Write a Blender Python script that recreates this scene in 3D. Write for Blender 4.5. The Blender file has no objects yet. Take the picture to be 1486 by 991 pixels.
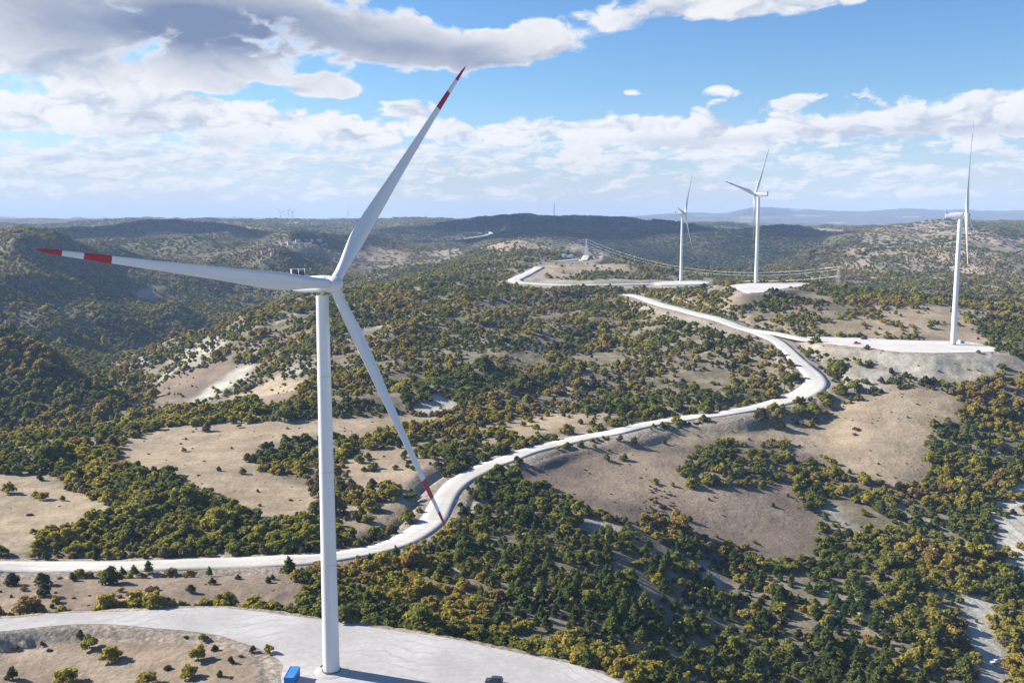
import bpy, bmesh, math, random
import numpy as np
from mathutils import Vector, Matrix
from mathutils.geometry import tessellate_polygon

rng = np.random.default_rng(7)
random.seed(7)
S = bpy.context.scene
C = S.collection

# ------------------------------------------------------------------ camera
F = 1380.0                      # focal length in photo pixels (photo 1486 x 991)
HC = 113.0                      # height of the drone above the gravel pad
PITCH = math.atan((495.5 - 325) / F)
cp, sp = math.cos(PITCH), math.sin(PITCH)
cam = bpy.data.cameras.new('camera')
camo = bpy.data.objects.new('camera', cam)
C.objects.link(camo)
cam.sensor_width = 36.0
cam.lens = F / 1486 * 36.0
cam.clip_start = 1.0
cam.clip_end = 200000
camo.location = (0, 0, HC)
camo.rotation_euler = (math.pi / 2 - PITCH, 0, 0)
S.camera = camo

def ray(u, v):
    a, c = (u - 743) / F, (495.5 - v) / F
    return np.array([a, cp + sp * c, -sp + cp * c])

def project(x, y, z):
    zz = z - HC
    d = y * cp - zz * sp
    up = y * sp + zz * cp
    return 743 + F * x / d, 495.5 - F * up / d

def at_depth(u, v, d):
    r = ray(u, v)
    t = d / r[1]
    return np.array([r[0] * t, d, HC + r[2] * t])

def at_z(u, v, z):
    r = ray(u, v)
    t = (z - HC) / r[2]
    return np.array([r[0] * t, r[1] * t, z])

# ------------------------------------------------------------------ tags
def tag(o, label=None, cat=None, group=None, kind=None):
    if label: o['label'] = label
    if cat: o['category'] = cat
    if group: o['group'] = group
    if kind: o['kind'] = kind
    return o

def empty(name, loc, rz=0.0):
    o = bpy.data.objects.new(name, None)
    o.empty_display_size = 1
    C.objects.link(o)
    o.location = loc
    o.rotation_euler = (0, 0, rz)
    return o

def link(name, me, parent=None, loc=(0, 0, 0), rz=0.0, sc=None):
    o = bpy.data.objects.new(name, me)
    C.objects.link(o)
    if parent: o.parent = parent
    o.location = loc
    o.rotation_euler = (0, 0, rz)
    if sc is not None: o.scale = sc
    return o

def copy_tree(o, parent=None):
    c = o.copy()
    C.objects.link(c)
    if parent is not None: c.parent = parent
    for ch in list(o.children): copy_tree(ch, c)
    return c

# ------------------------------------------------------------------ node helper
class NT:
    def __init__(s, tree):
        s.t = tree; s.n = tree.nodes; s.l = tree.links
    def put(s, sock, v):
        if v is None: return
        if isinstance(v, bpy.types.NodeSocket): s.l.new(v, sock)
        else:
            if sock.type == 'RGBA' and len(v) == 3: v = (*v, 1)
            sock.default_value = v
    def m(s, op, a, b=None, c=None, clamp=False):
        n = s.n.new('ShaderNodeMath'); n.operation = op; n.use_clamp = clamp
        s.put(n.inputs[0], a); s.put(n.inputs[1], b); s.put(n.inputs[2], c)
        return n.outputs[0]
    def add(s, a, b): return s.m('ADD', a, b)
    def sub(s, a, b): return s.m('SUBTRACT', a, b)
    def mul(s, a, b): return s.m('MULTIPLY', a, b)
    def vm(s, op, a, b=None):
        n = s.n.new('ShaderNodeVectorMath'); n.operation = op
        s.put(n.inputs[0], a)
        if b is not None: s.put(n.inputs[3 if op == 'SCALE' else 1], b)
        return n.outputs['Value' if op in ('LENGTH', 'DOT_PRODUCT') else 'Vector']
    def mix(s, f, a, b, blend='MIX'):
        n = s.n.new('ShaderNodeMix'); n.data_type = 'RGBA'; n.blend_type = blend
        s.put(n.inputs[0], f); s.put(n.inputs[6], a); s.put(n.inputs[7], b)
        return n.outputs[2]
    def noise(s, vec, scale, detail=4.0, rough=0.55, dim='3D', dist=0.0, lac=2.0):
        n = s.n.new('ShaderNodeTexNoise'); n.noise_dimensions = dim
        s.put(n.inputs['Vector'], vec); n.inputs['Scale'].default_value = scale
        n.inputs['Detail'].default_value = detail; n.inputs['Roughness'].default_value = rough
        n.inputs['Distortion'].default_value = dist; n.inputs['Lacunarity'].default_value = lac
        return n.outputs['Fac']
    def step(s, v, lo, hi, a=0.0, b=1.0):
        n = s.n.new('ShaderNodeMapRange'); n.interpolation_type = 'SMOOTHSTEP'
        s.put(n.inputs[0], v)
        for i, x in enumerate((lo, hi, a, b)): s.put(n.inputs[i + 1], x)
        return n.outputs[0]
    def ramp(s, f, stops):
        n = s.n.new('ShaderNodeValToRGB'); e = n.color_ramp.elements
        while len(e) < len(stops): e.new(0.5)
        for i, (p, c) in enumerate(stops):
            e[i].position = p; e[i].color = (*c, 1)
        s.put(n.inputs[0], f)
        return n.outputs[0]
    def attr(s, name):
        n = s.n.new('ShaderNodeAttribute'); n.attribute_name = name
        return n
    def xyz(s, v):
        n = s.n.new('ShaderNodeSeparateXYZ'); s.put(n.inputs[0], v)
        return n.outputs
    def comb(s, x, y, z):
        n = s.n.new('ShaderNodeCombineXYZ')
        s.put(n.inputs[0], x); s.put(n.inputs[1], y); s.put(n.inputs[2], z)
        return n.outputs[0]

def mat(name):
    m = bpy.data.materials.new(name); m.use_nodes = True
    t = NT(m.node_tree)
    b = m.node_tree.nodes['Principled BSDF']
    return m, t, b

def simple(name, col, rough=0.6, spec=0.3, metal=0.0, var=0.12, scale=0.6):
    m, t, b = mat(name)
    tc = t.n.new('ShaderNodeTexCoord').outputs['Object']
    f = t.noise(tc, scale, 5)
    c = t.mix(t.mul(t.step(f, 0.3, 0.7), 1.0), tuple(x * (1 - var) for x in col), tuple(min(1, x * (1 + var)) for x in col))
    t.put(b.inputs['Base Color'], c)
    b.inputs['Roughness'].default_value = rough
    b.inputs['Specular IOR Level'].default_value = spec
    b.inputs['Metallic'].default_value = metal
    return m

# ------------------------------------------------------------------ terrain: control points (photo column, photo row, distance)
COLS = {
 1250: [(503,735),(520,694),(545,664),(580,628),(620,590)], 1420: [(512,712),(529,674),(548,650),(590,613),(640,572),(680,539)],
 395: [(991,222.5),(968,234)],
 0: [(991,230),(960,244),(905,268),(870,286),(823,330),(790,352),(760,385),(700,455),(640,545),('h',640,-40),(630,762),(560,820),(480,880),('h',1010,-25),(470,1350),(450,1450),(400,1900),(360,2600),(335,3400),('h',4300,60),(328,5500),(322,7000)],
 75: [(991,232),(930,254),(895,272),(866,288),(824,330),(785,357),(740,407),(680,482),(635,560),('h',650,-43),(622,762),(560,818),(510,866),('h',990,-48),(488,1330),(462,1480),(400,1950),(360,2600),(335,3450),('h',4400,60),(325,6000)],
 150: [(991,229),(930,252),(890,276),(860,292),(825,329),(780,362),(720,430),(660,510),(625,585),('h',680,-46),(607,772),(566,812),('h',900,-62),(555,1010),(520,1180),(499,1440),(448,1560),('h',1750,-40),(400,2000),(360,2600),(335,3500),('h',4500,60),(321,6000)],
 250: [(991,226),(940,245),(893,271),(870,285),(818,333),(770,372),(700,450),(640,545),(610,605),(596,650),('h',720,-36),(590,800),(550,930),(520,1050),(490,1150),('h',1300,-78),(488,1490),(430,1620),('h',1830,-45),(400,2050),(370,2500),(345,3200),(333,4000),(318,6500)],
 350: [(991,222),(940,243),(905,270),(880,281),(850,300),(815,334),(770,372),(710,440),(650,520),(612,590),(592,640),('h',720,-27),(575,800),(540,880),(500,980),(465,1120),('h',1300,-62),(464,1560),(447,1640),('h',1830,-35),(420,2000),(395,2250),(375,2600),(360,3000),(340,4000),(323,5500)],
 450: [(991,234),(900,271),(870,290),(840,310),(810,336),(780,365),(720,430),(660,505),(615,580),(590,640),(560,720),(520,830),(480,960),(440,1150),(425,1300),('h',1550,-15),(410,1900),(390,2300),(370,2900),(350,3700),(325,5500)],
 600: [(991,234),(925,260),(905,283),(860,315),(820,345),(785,375),(760,395),(700,445),(650,515),(610,590),(580,660),(540,760),(500,870),(460,1000),(430,1150),(405,1400),(395,1600),('h',1950,0),(380,2500),(360,3200),(340,4300),(321,5500)],
 750: [(991,234),(955,247),(935,270),(900,295),(850,330),(800,370),(740,425),(690,480),(657,505),(620,575),(590,640),(550,740),(500,880),(460,1020),(430,1180),(405,1420),(385,1650),(370,1950),(352,2300),('h',2700,10),(345,3200),(330,3900),(314,4500),('h',5500,110)],
 900: [(991,236),(960,275),(920,300),(870,335),(820,372),(760,425),(700,485),(650,540),(622,562),(600,610),(560,710),(520,815),(480,930),(445,1060),(425,1180),(412,1350),(395,1550),(380,1800),(372,1950),('h',2300,0),(372,2800),(350,3500),(325,4300),(316,4800),('h',6000,90),(319,10000)],
 1050: [(991,290),(950,318),(900,355),(850,395),(800,425),(740,465),(680,520),(630,580),(598,605),(570,660),(530,740),(490,810),(468,850),(445,920),(425,1000),(412,1071),('h',1250,20),(400,1600),(390,1900),('h',2300,-15),(385,2700),(360,3300),(338,4500),(326,5500),('h',7500,50),(321,9500)],
 1200: [(991,310),(940,340),(880,380),(820,420),(760,465),(700,520),(650,570),(600,620),(560,655),(530,695),(505,735),(490,760),(475,785),(450,860),(430,950),(415,1050),('h',1250,8),(400,1700),(385,2200),(370,2800),(350,3500),(336,4300),(331,4800),('h',6500,40),(324,9000)],
 1350: [(991,320),(930,350),(860,395),(800,440),(740,490),(680,538),(630,578),(590,613),(550,648),(531,670),(511,715),(500,733),(488,760),(480,775),(465,810),(445,890),(430,960),('h',1200,5),(415,1500),(395,2000),(370,2500),(345,3000),(322,3600),('h',5000,70),(319,6000),('h',8000,70)],
 1486: [(991,330),(930,360),(860,405),(780,462),(700,524),(640,572),(610,597),(580,622),(560,639),(545,654),(528,674),(509,708),(480,800),(455,900),(440,960),('h',1200,0),(425,1500),(400,1900),(380,2300),(345,3000),(322,5500),('h',7500,70)],
}
RIDGE = [(-300,318),(0,322),(200,321),(400,322),(600,322),(750,321),(880,318),(940,315),(1000,312),(1050,309),(1085,303),(1120,303),(1150,307),(1200,309),(1270,307),(1300,303),(1340,302),(1400,304),(1486,305),(1800,306)]
cpx = []
for u, lst in COLS.items():
    for e in lst:
        if e[0] == 'h': P = np.array([(u - 743) / F * e[1] * 1.0, e[1], e[2]])
        else: P = at_depth(u, e[0], e[1])
        cpx.append(P)
        if u == 0 and e[1] if e[0] != 'h' else False:
            pass
for u, src in ((-420, 0), (1900, 1486)):
    for e in COLS[src]:
        P = np.array([(u - 743) / F * e[1], e[1], e[2]]) if e[0] == 'h' else at_depth(u, e[0], e[1])
        cpx.append(P)
for u in (-420, 100, 600, 1100, 1900):
    for d, z in ((40, 4), (110, 2), (170, 1)):
        cpx.append(np.array([(u - 743) / F * d, d, z if u < 1000 else z - 22 * d / 170]))
for u, v in RIDGE:
    cpx.append(at_depth(u, v, 14000)); 
    a = (u - 743) / F
    cpx.append(np.array([a * 11000, 11000, 70])); cpx.append(np.array([a * 20000, 20000, 150]))
cpx = np.array(cpx)

def warp(x, y):
    return np.stack([x / y * 4.2, np.log(y) * 2.0], -1)
CW = warp(cpx[:, 0], cpx[:, 1])
EPS = 0.05
def kern(d2): return np.sqrt(d2 + EPS * EPS)
A = kern(((CW[:, None] - CW[None]) ** 2).sum(-1))
nC = len(CW)
K = np.zeros((nC + 1, nC + 1)); K[:nC, :nC] = A - 1e-3 * np.eye(nC); K[:nC, nC] = 1; K[nC, :nC] = 1
SCL = 1.0 / (cpx[:, 1])
rhs = np.concatenate([(cpx[:, 2] - HC) * SCL * 1000, [0]])
WT = np.linalg.solve(K, rhs)
def h0(x, y):
    x = np.asarray(x, float); y = np.asarray(y, float)
    W = warp(x, y); out = np.empty(len(W))
    for i in range(0, len(W), 20000):
        w = W[i:i + 20000]
        d2 = (w[:, None, 0] - CW[None, :, 0]) ** 2 + (w[:, None, 1] - CW[None, :, 1]) ** 2
        out[i:i + 20000] = kern(d2) @ WT[:nC] + WT[nC]
    return HC + out * y / 1000

# vectorised gradient noise
PERM = np.random.default_rng(3).permutation(4096)
GRA = np.random.default_rng(4).uniform(0, 2 * np.pi, 4096)
def perlin(x, y, seed=0):
    xi = np.floor(x).astype(np.int64); yi = np.floor(y).astype(np.int64)
    xf = x - xi; yf = y - yi
    def g(ix, iy, dx, dy):
        h = GRA[PERM[(PERM[(ix + seed * 131) & 4095] + iy) & 4095]]
        return np.cos(h) * dx + np.sin(h) * dy
    u = xf * xf * xf * (xf * (xf * 6 - 15) + 10); v = yf * yf * yf * (yf * (yf * 6 - 15) + 10)
    a = g(xi, yi, xf, yf) * (1 - u) + g(xi + 1, yi, xf - 1, yf) * u
    b = g(xi, yi + 1, xf, yf - 1) * (1 - u) + g(xi + 1, yi + 1, xf - 1, yf - 1) * u
    return (a * (1 - v) + b * v) * 1.5
def fbm(x, y, lam, octv=4, seed=0, gain=0.5):
    s = 0; a = 1; t = 0
    for k in range(octv):
        s = s + a * perlin(x / lam * 2 ** k + 17.3 * k, y / lam * 2 ** k - 9.1 * k, seed + k); t += a; a *= gain
    return s / t
def billow(x, y, lam, octv=4, seed=0, gain=0.45):
    wx = x + 0.35 * lam * perlin(x / lam * 1.3, y / lam * 1.3, seed + 50)
    wy = y + 0.35 * lam * perlin(x / lam * 1.3 + 40, y / lam * 1.3, seed + 51)
    s = 0; a = 1; t = 0
    for k in range(octv):
        s = s + a * (np.abs(perlin(wx / lam * 2 ** k + 7.7 * k, wy / lam * 2 ** k, seed + k)) * 2 - 0.55); t += a; a *= gain
    return s / t
def sstep(v, lo, hi):
    t = np.clip((v - lo) / (hi - lo), 0, 1)
    return t * t * (3 - 2 * t)
RIDGES = [([(440,585,0),(560,520,0),(700,458,0),(800,428,0)],8,30),([(560,582,0),(700,520,0),(830,472,0)],8,30),([(320,515,0),(430,445,0)],9,40),([(720,585,0),(850,532,0),(1000,502,0)],6,28),([(900,560,0),(1000,530,0),(1080,505,0)],4,22),([(480,500,0),(600,440,0)],8,40),([(10,470,1400),(50,410,1950)],52,110),([(395,395,2200),(440,372,2900)],58,140),
          ([(300,372,2550),(335,353,3300)],44,150),([(85,400,2150),(150,360,2800)],26,150),([(1215,392,2300),(1275,350,3100)],42,150),([(1090,372,2900),(1130,352,3700)],60,170),
          ([(-60,425,1750),(0,378,2400)],44,130),([(640,345,4000),(690,332,4600)],22,210),([(1000,372,3000),(960,345,3900)],52,200),([(520,372,2900),(560,347,3800)],34,180),
          ([(60,430,1800),(110,395,2200)],34,110),([(1390,385,2150),(1440,349,2900)],40,140),([(240,345,3300),(215,334,4200)],36,200),([(820,365,3000),(800,335,4000)],30,180)]
def relief(x, y):
    d = y
    left = 1 - sstep(x / y, -.22, -.02)
    z = 0.45 * fbm(x, y, 38, 4, 1) + .30 * (1 - sstep(d, 300, 520)) * billow(x, y, 9, 3, 3)
    z = z + (0.5 + 3.2 * sstep(d, 520, 950)) * billow(x, y, 120, 4, 11)
    z = z + ((14 + 12 * left) * sstep(d, 1000, 2000)) * billow(x, y, 420, 4, 21)
    z = z + (21 * sstep(d, 2300, 4500)) * billow(x, y, 1300, 5, 31)
    z = z + (100 * sstep(d, 8000, 13000)) * billow(x, y, 3600, 5, 41)
    z = z - 24 * left * sstep(d, 1150, 1450) * (1 - sstep(d, 2700, 3300))
    for pts, hgt, sg in RIDGES:
        if hgt > 45 and 0 < pts[0][0] < 460 and pts[0][2] < 2700: hgt = hgt * 1.35
        P = np.array([at_depth(*p)[:2] if p[2] else unproj(p[0], p[1]) for p in pts])
        wx = 60 * perlin(x / 170, y / 170, 71); wy = 60 * perlin(x / 170, y / 170, 72)
        q = np.where((y > P[:, 1].min() - 900) & (y < P[:, 1].max() + 900))[0]
        dd = segdist(x[q] + wx[q], y[q] + wy[q], P, False)
        z[q] += hgt * np.exp(-(dd / sg) ** 1.5)
    return z

def unproj(u, v, dmin=205, dmax=9000):
    r = ray(u, v)
    ds = np.exp(np.linspace(math.log(dmin), math.log(dmax), 1500))
    X = r[0] / r[1] * ds; Z = HC + r[2] / r[1] * ds
    hh = h0(X, ds)
    k = np.argmax(Z <= hh)
    if not (Z <= hh).any(): k = len(ds) - 1
    if k > 0:
        g0, g1 = Z[k - 1] - hh[k - 1], Z[k] - hh[k]
        t = g0 / (g0 - g1 + 1e-9); d = ds[k - 1] + (ds[k] - ds[k - 1]) * min(1, max(0, t))
    else: d = ds[0]
    return np.array([r[0] / r[1] * d, d])
def upoly(pts): return np.array([unproj(*p) for p in pts])

def pip(x, y, poly):
    ins = np.zeros(len(x), bool); n = len(poly)
    for i in range(n):
        x0, y0 = poly[i]; x1, y1 = poly[(i + 1) % n]
        c = (y0 > y) != (y1 > y)
        xx = (x1 - x0) * (y - y0) / ((y1 - y0) if y1 != y0 else 1e-9) + x0
        ins ^= c & (x < xx)
    return ins
def segdist(x, y, pts, closed):
    best = np.full(len(x), 1e18); n = len(pts)
    for i in range(n if closed else n - 1):
        ax, ay = pts[i][:2]; bx, by = pts[(i + 1) % n][:2]
        dx, dy = bx - ax, by - ay
        t = np.clip(((x - ax) * dx + (y - ay) * dy) / (dx * dx + dy * dy + 1e-9), 0, 1)
        best = np.minimum(best, (x - ax - t * dx) ** 2 + (y - ay - t * dy) ** 2)
    return np.sqrt(best)
def sdf(x, y, poly, pad):
    """signed distance, negative inside; computed only near the polygon"""
    out = np.full(len(x), pad * 2.0)
    mn, mx = poly.min(0) - pad, poly.max(0) + pad
    k = np.where((x > mn[0]) & (x < mx[0]) & (y > mn[1]) & (y < mx[1]))[0]
    if len(k):
        d = segdist(x[k], y[k], poly, True)
        out[k] = np.where(pip(x[k], y[k], poly), -d, d)
    return out

# ------------------------------------------------------------------ roads and pads (world outlines)
def catmull(P, n=12):
    P = np.asarray(P, float); Q = np.vstack([2 * P[0] - P[1], P, 2 * P[-1] - P[-2]]); out = []
    for i in range(1, len(Q) - 2):
        p0, p1, p2, p3 = Q[i - 1:i + 3]
        for t in np.linspace(0, 1, n, endpoint=False):
            out.append(0.5 * ((2 * p1) + (p2 - p0) * t + (2 * p0 - 5 * p1 + 4 * p2 - p3) * t * t + (3 * p1 - p0 - 3 * p2 + p3) * t ** 3))
    out.append(Q[-2]); return np.array(out)
def resample(P, step):
    L = np.concatenate([[0], np.cumsum(np.linalg.norm(np.diff(P, axis=0), axis=1))])
    s = np.linspace(0, L[-1], max(3, int(L[-1] / step)))
    return np.stack([np.interp(s, L, P[:, k]) for k in range(P.shape[1])], 1)
def smooth1(z, n):
    for _ in range(n):
        z = np.concatenate([[z[0]], (z[:-2] + 2 * z[1:-1] + z[2:]) / 4, [z[-1]]])
    return z
ROADPX = {
 'main': ([(-160,826,5.6),(-60,826,5.6),(0,824.5,5.6),(100,822,5.6),(200,820,5.6),(300,816.5,5.6),(400,813,5.6),(460,810,5.6),(510,804,5.6),(560,793,5.8),(600,777,6.0),(628,755,6.0),(640,735,5.9),(652,712,5.9),(675,693,5.9),(710,676,5.9),(750,660,5.9),(800,646,5.9),(850,634.5,5.9),(900,624.5,5.9),(950,614,5.9),(1000,606,5.9),(1050,599,6.0),(1100,591,7),(1140,581,8.5),(1170,570,9.5),(1184,558,9),(1180,543,7.5),(1160,525,6.5),(1143,508,5.9),(1128,495,5.5),(1100,482,6.5),(1060,469,7),(1020,457,7.5),(985,448,7.5),(955,440,7.5),(930,431,7),(912,427,7)], 3.0, 'pale gravel road winding across the hillside'),
 'spur': ([(1090,478,4.5),(1120,482,4.5),(1150,486,5),(1185,490,6)], 3.0, ''),
 'far': ([(1010,411,10),(960,412,10),(900,413,10),(850,413.5,10),(810,413,10),(775,411,10),(755,409.5,10),(747,406,10),(755,402,9),(768,396,8),(783,387.5,8)], 6.0, ''),
 'ridge': ([(795,379.5,7),(815,378.5,8),(840,376,8),(850,373.5,7),(857,370.5,6.5)], 6.0, ''),
 'mountain': ([(655,349,8),(670,347,8),(690,344,8),(708,341,9),(713,338,8),(706,335.5,8)], 14.0, ''),
}
ROADS = {}
for k, (pts, stp, lab) in ROADPX.items():
    W = np.array([[*unproj(u, v), w] for u, v, w in pts])
    P = resample(catmull(W), stp)
    z = smooth1(h0(P[:, 0], P[:, 1]), 14 if k != 'mountain' else 4)
    if k == 'spur':
        e_ = sstep(np.linspace(0, 1, len(z)), .35, .95); z = z * (1 - e_) + 20.0 * e_
    ROADS[k] = np.column_stack([P[:, 0], P[:, 1], z, P[:, 2]])      # x y z halfwidth

PADPX = {
 'gravel_pad': (0.0, [(-330,905),(-150,901),(0,897),(100,890),(200,885),(300,882),(350,884),(400,889),(440,896),(500,904),(560,912),(620,921),(700,936),(780,952),(830,964),(870,977),(905,991),(930,1008),(935,1040),(900,1100),(830,1160),(700,1190),(560,1180),(450,1120),(405,1050),(403,1010),(405,985),(410,966),(404,953),(385,942),(350,932),(310,922),(260,913),(200,908),(130,906),(60,909),(0,915),(-150,921),(-330,930)]),
 'turbine_pad': (20.0, [(1172,488.5),(1215,489.5),(1262,491),(1310,493.5),(1360,494.5),(1400,496),(1422,499),(1446,506.5),(1440,510),(1400,511.5),(1340,512),(1300,509.5),(1275,506),(1240,502.5),(1205,498),(1180,494)]),
 'summit_pad': (46.8, [(1060,414),(1082,411.2),(1130,410.6),(1177,411),(1160,415.5),(1132,419.5),(1108,424),(1084,424.5),(1070,419)]),
 'ridge_pad': (29.2, [(950,409.5),(990,407.5),(1022,408.5),(1028,411),(1000,413),(955,413.5)]),
}
PADS = {k: (z, np.array([at_z(u, v, z)[:2] for u, v in p])) for k, (z, p) in PADPX.items()}

# ------------------------------------------------------------------ terrain grid
NA, NR = 660, 900
AMAX = 0.80
ga = np.linspace(-AMAX, AMAX, NA)
LY0, LY1 = math.log(60.0), math.log(21500.0)
gl = np.linspace(LY0, LY1, NR)
GY, GA = np.meshgrid(np.exp(gl), ga, indexing='ij')
GX = GA * GY
gx, gy = GX.ravel(), GY.ravel()
gz = h0(gx, gy)
rel = relief(gx, gy)
flat = np.ones(len(gx))
gz = gz + rel
def blend_road(gz, R, inner_extra=1.5):
    mn, mx = R[:, :2].min(0) - 60, R[:, :2].max(0) + 60
    k = np.where((gx > mn[0]) & (gx < mx[0]) & (gy > mn[1]) & (gy < mx[1]))[0]
    for i in range(0, len(k), 20000):
        q = k[i:i + 20000]; q = q[~inpad[q]]
        if not len(q): continue
        d2 = (gx[q][:, None] - R[None, :, 0]) ** 2 + (gy[q][:, None] - R[None, :, 1]) ** 2
        j = d2.argmin(1); d = np.sqrt(d2[np.arange(len(q)), j])
        inner = R[j, 3] + inner_extra + 0.009 * gy[q]
        t = sstep(d, inner, inner + 9 + 0.004 * gy[q])
        dit = 1.3 * np.exp(-((d - inner - 1.8) / 1.7) ** 2) * (gy[q] < 900)
        verge[q] = np.maximum(verge[q], 1 - sstep(d, inner + .5, inner + 4.5 + .006 * gy[q]))
        gz[q] = (R[j, 2] - 0.12 - 0.0008 * np.maximum(gy[q] - 280, 0)) * (1 - t) + gz[q] * t - dit
    return gz
inpad = np.zeros(len(gx), bool); verge = np.zeros(len(gx))
for k, (z, poly) in PADS.items():
    s = sdf(gx, gy, poly, 80)
    dd = np.median(poly[:, 1])
    wid = {'gravel_pad': 3.6, 'turbine_pad': 26, 'summit_pad': 22}.get(k, 16)
    t = sstep(s, 1.0 + 0.004 * dd, wid + 1.0 + 0.004 * dd)
    gz = (z - 0.06 - 0.0006 * max(0, dd - 280)) * (1 - t) + gz * t
    inpad |= s < 1.0 + 0.004 * dd
    verge = np.maximum(verge, 1 - sstep(s, 2, 7 + .012 * dd))
for k in ('mountain', 'ridge', 'far', 'spur', 'main'): gz = blend_road(gz, ROADS[k])
fillpoly = upoly([(1180,499),(1275,508),(1340,513),(1455,511),(1452,548),(1330,545),(1255,522)])
fm = 1 - sstep(sdf(gx, gy, fillpoly, 60), -4, 8)
fm = fm * (1 - inpad)
gz = gz - fm * (1.1 * np.abs(perlin(gx / 7.5, gy / 60, 90)) + .7 * np.abs(perlin(gx / 3.6, gy / 30, 91)) + .5 * perlin(gx / 6, gy / 6, 92))
GZ = gz.reshape(NR, NA)

def H(x, y):
    x = np.asarray(x, float); y = np.asarray(y, float)
    fa = (x / y + AMAX) / (2 * AMAX) * (NA - 1); fl = (np.log(y) - LY0) / (LY1 - LY0) * (NR - 1)
    ia = np.clip(fa.astype(int), 0, NA - 2); il = np.clip(fl.astype(int), 0, NR - 2)
    ta = np.clip(fa - ia, 0, 1); tl = np.clip((y - np.exp(gl[il])) / (np.exp(gl[il + 1]) - np.exp(gl[il])), 0, 1)
    return (GZ[il, ia] * (1 - ta) + GZ[il, ia + 1] * ta) * (1 - tl) + (GZ[il + 1, ia] * (1 - ta) + GZ[il + 1, ia + 1] * ta) * tl
def H1(x, y): return float(H(np.array([x]), np.array([y]))[0])
# sight line (for dropping plants nobody could see)
SL = (GZ - HC) / GY
RUN = np.maximum.accumulate(SL, axis=0)
def losz(x, y):
    fa = (x / y + AMAX) / (2 * AMAX) * (NA - 1); fl = (np.log(y) - LY0) / (LY1 - LY0) * (NR - 1)
    ia = np.clip(np.rint(fa).astype(int), 0, NA - 1); il = np.clip(np.floor(fl).astype(int) - 1, 0, NR - 1)
    return HC + RUN[il, ia] * y

def unproj2(u, v, dmin=205, dmax=9000):
    r = ray(u, v); ds = np.exp(np.linspace(math.log(dmin), math.log(dmax), 4000))
    hz = H(r[0] / r[1] * ds, ds); zz = HC + r[2] / r[1] * ds
    k = int(np.argmax(zz <= hz)) if (zz <= hz).any() else len(ds) - 1
    return np.array([r[0] / r[1] * ds[k], ds[k]])
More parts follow.
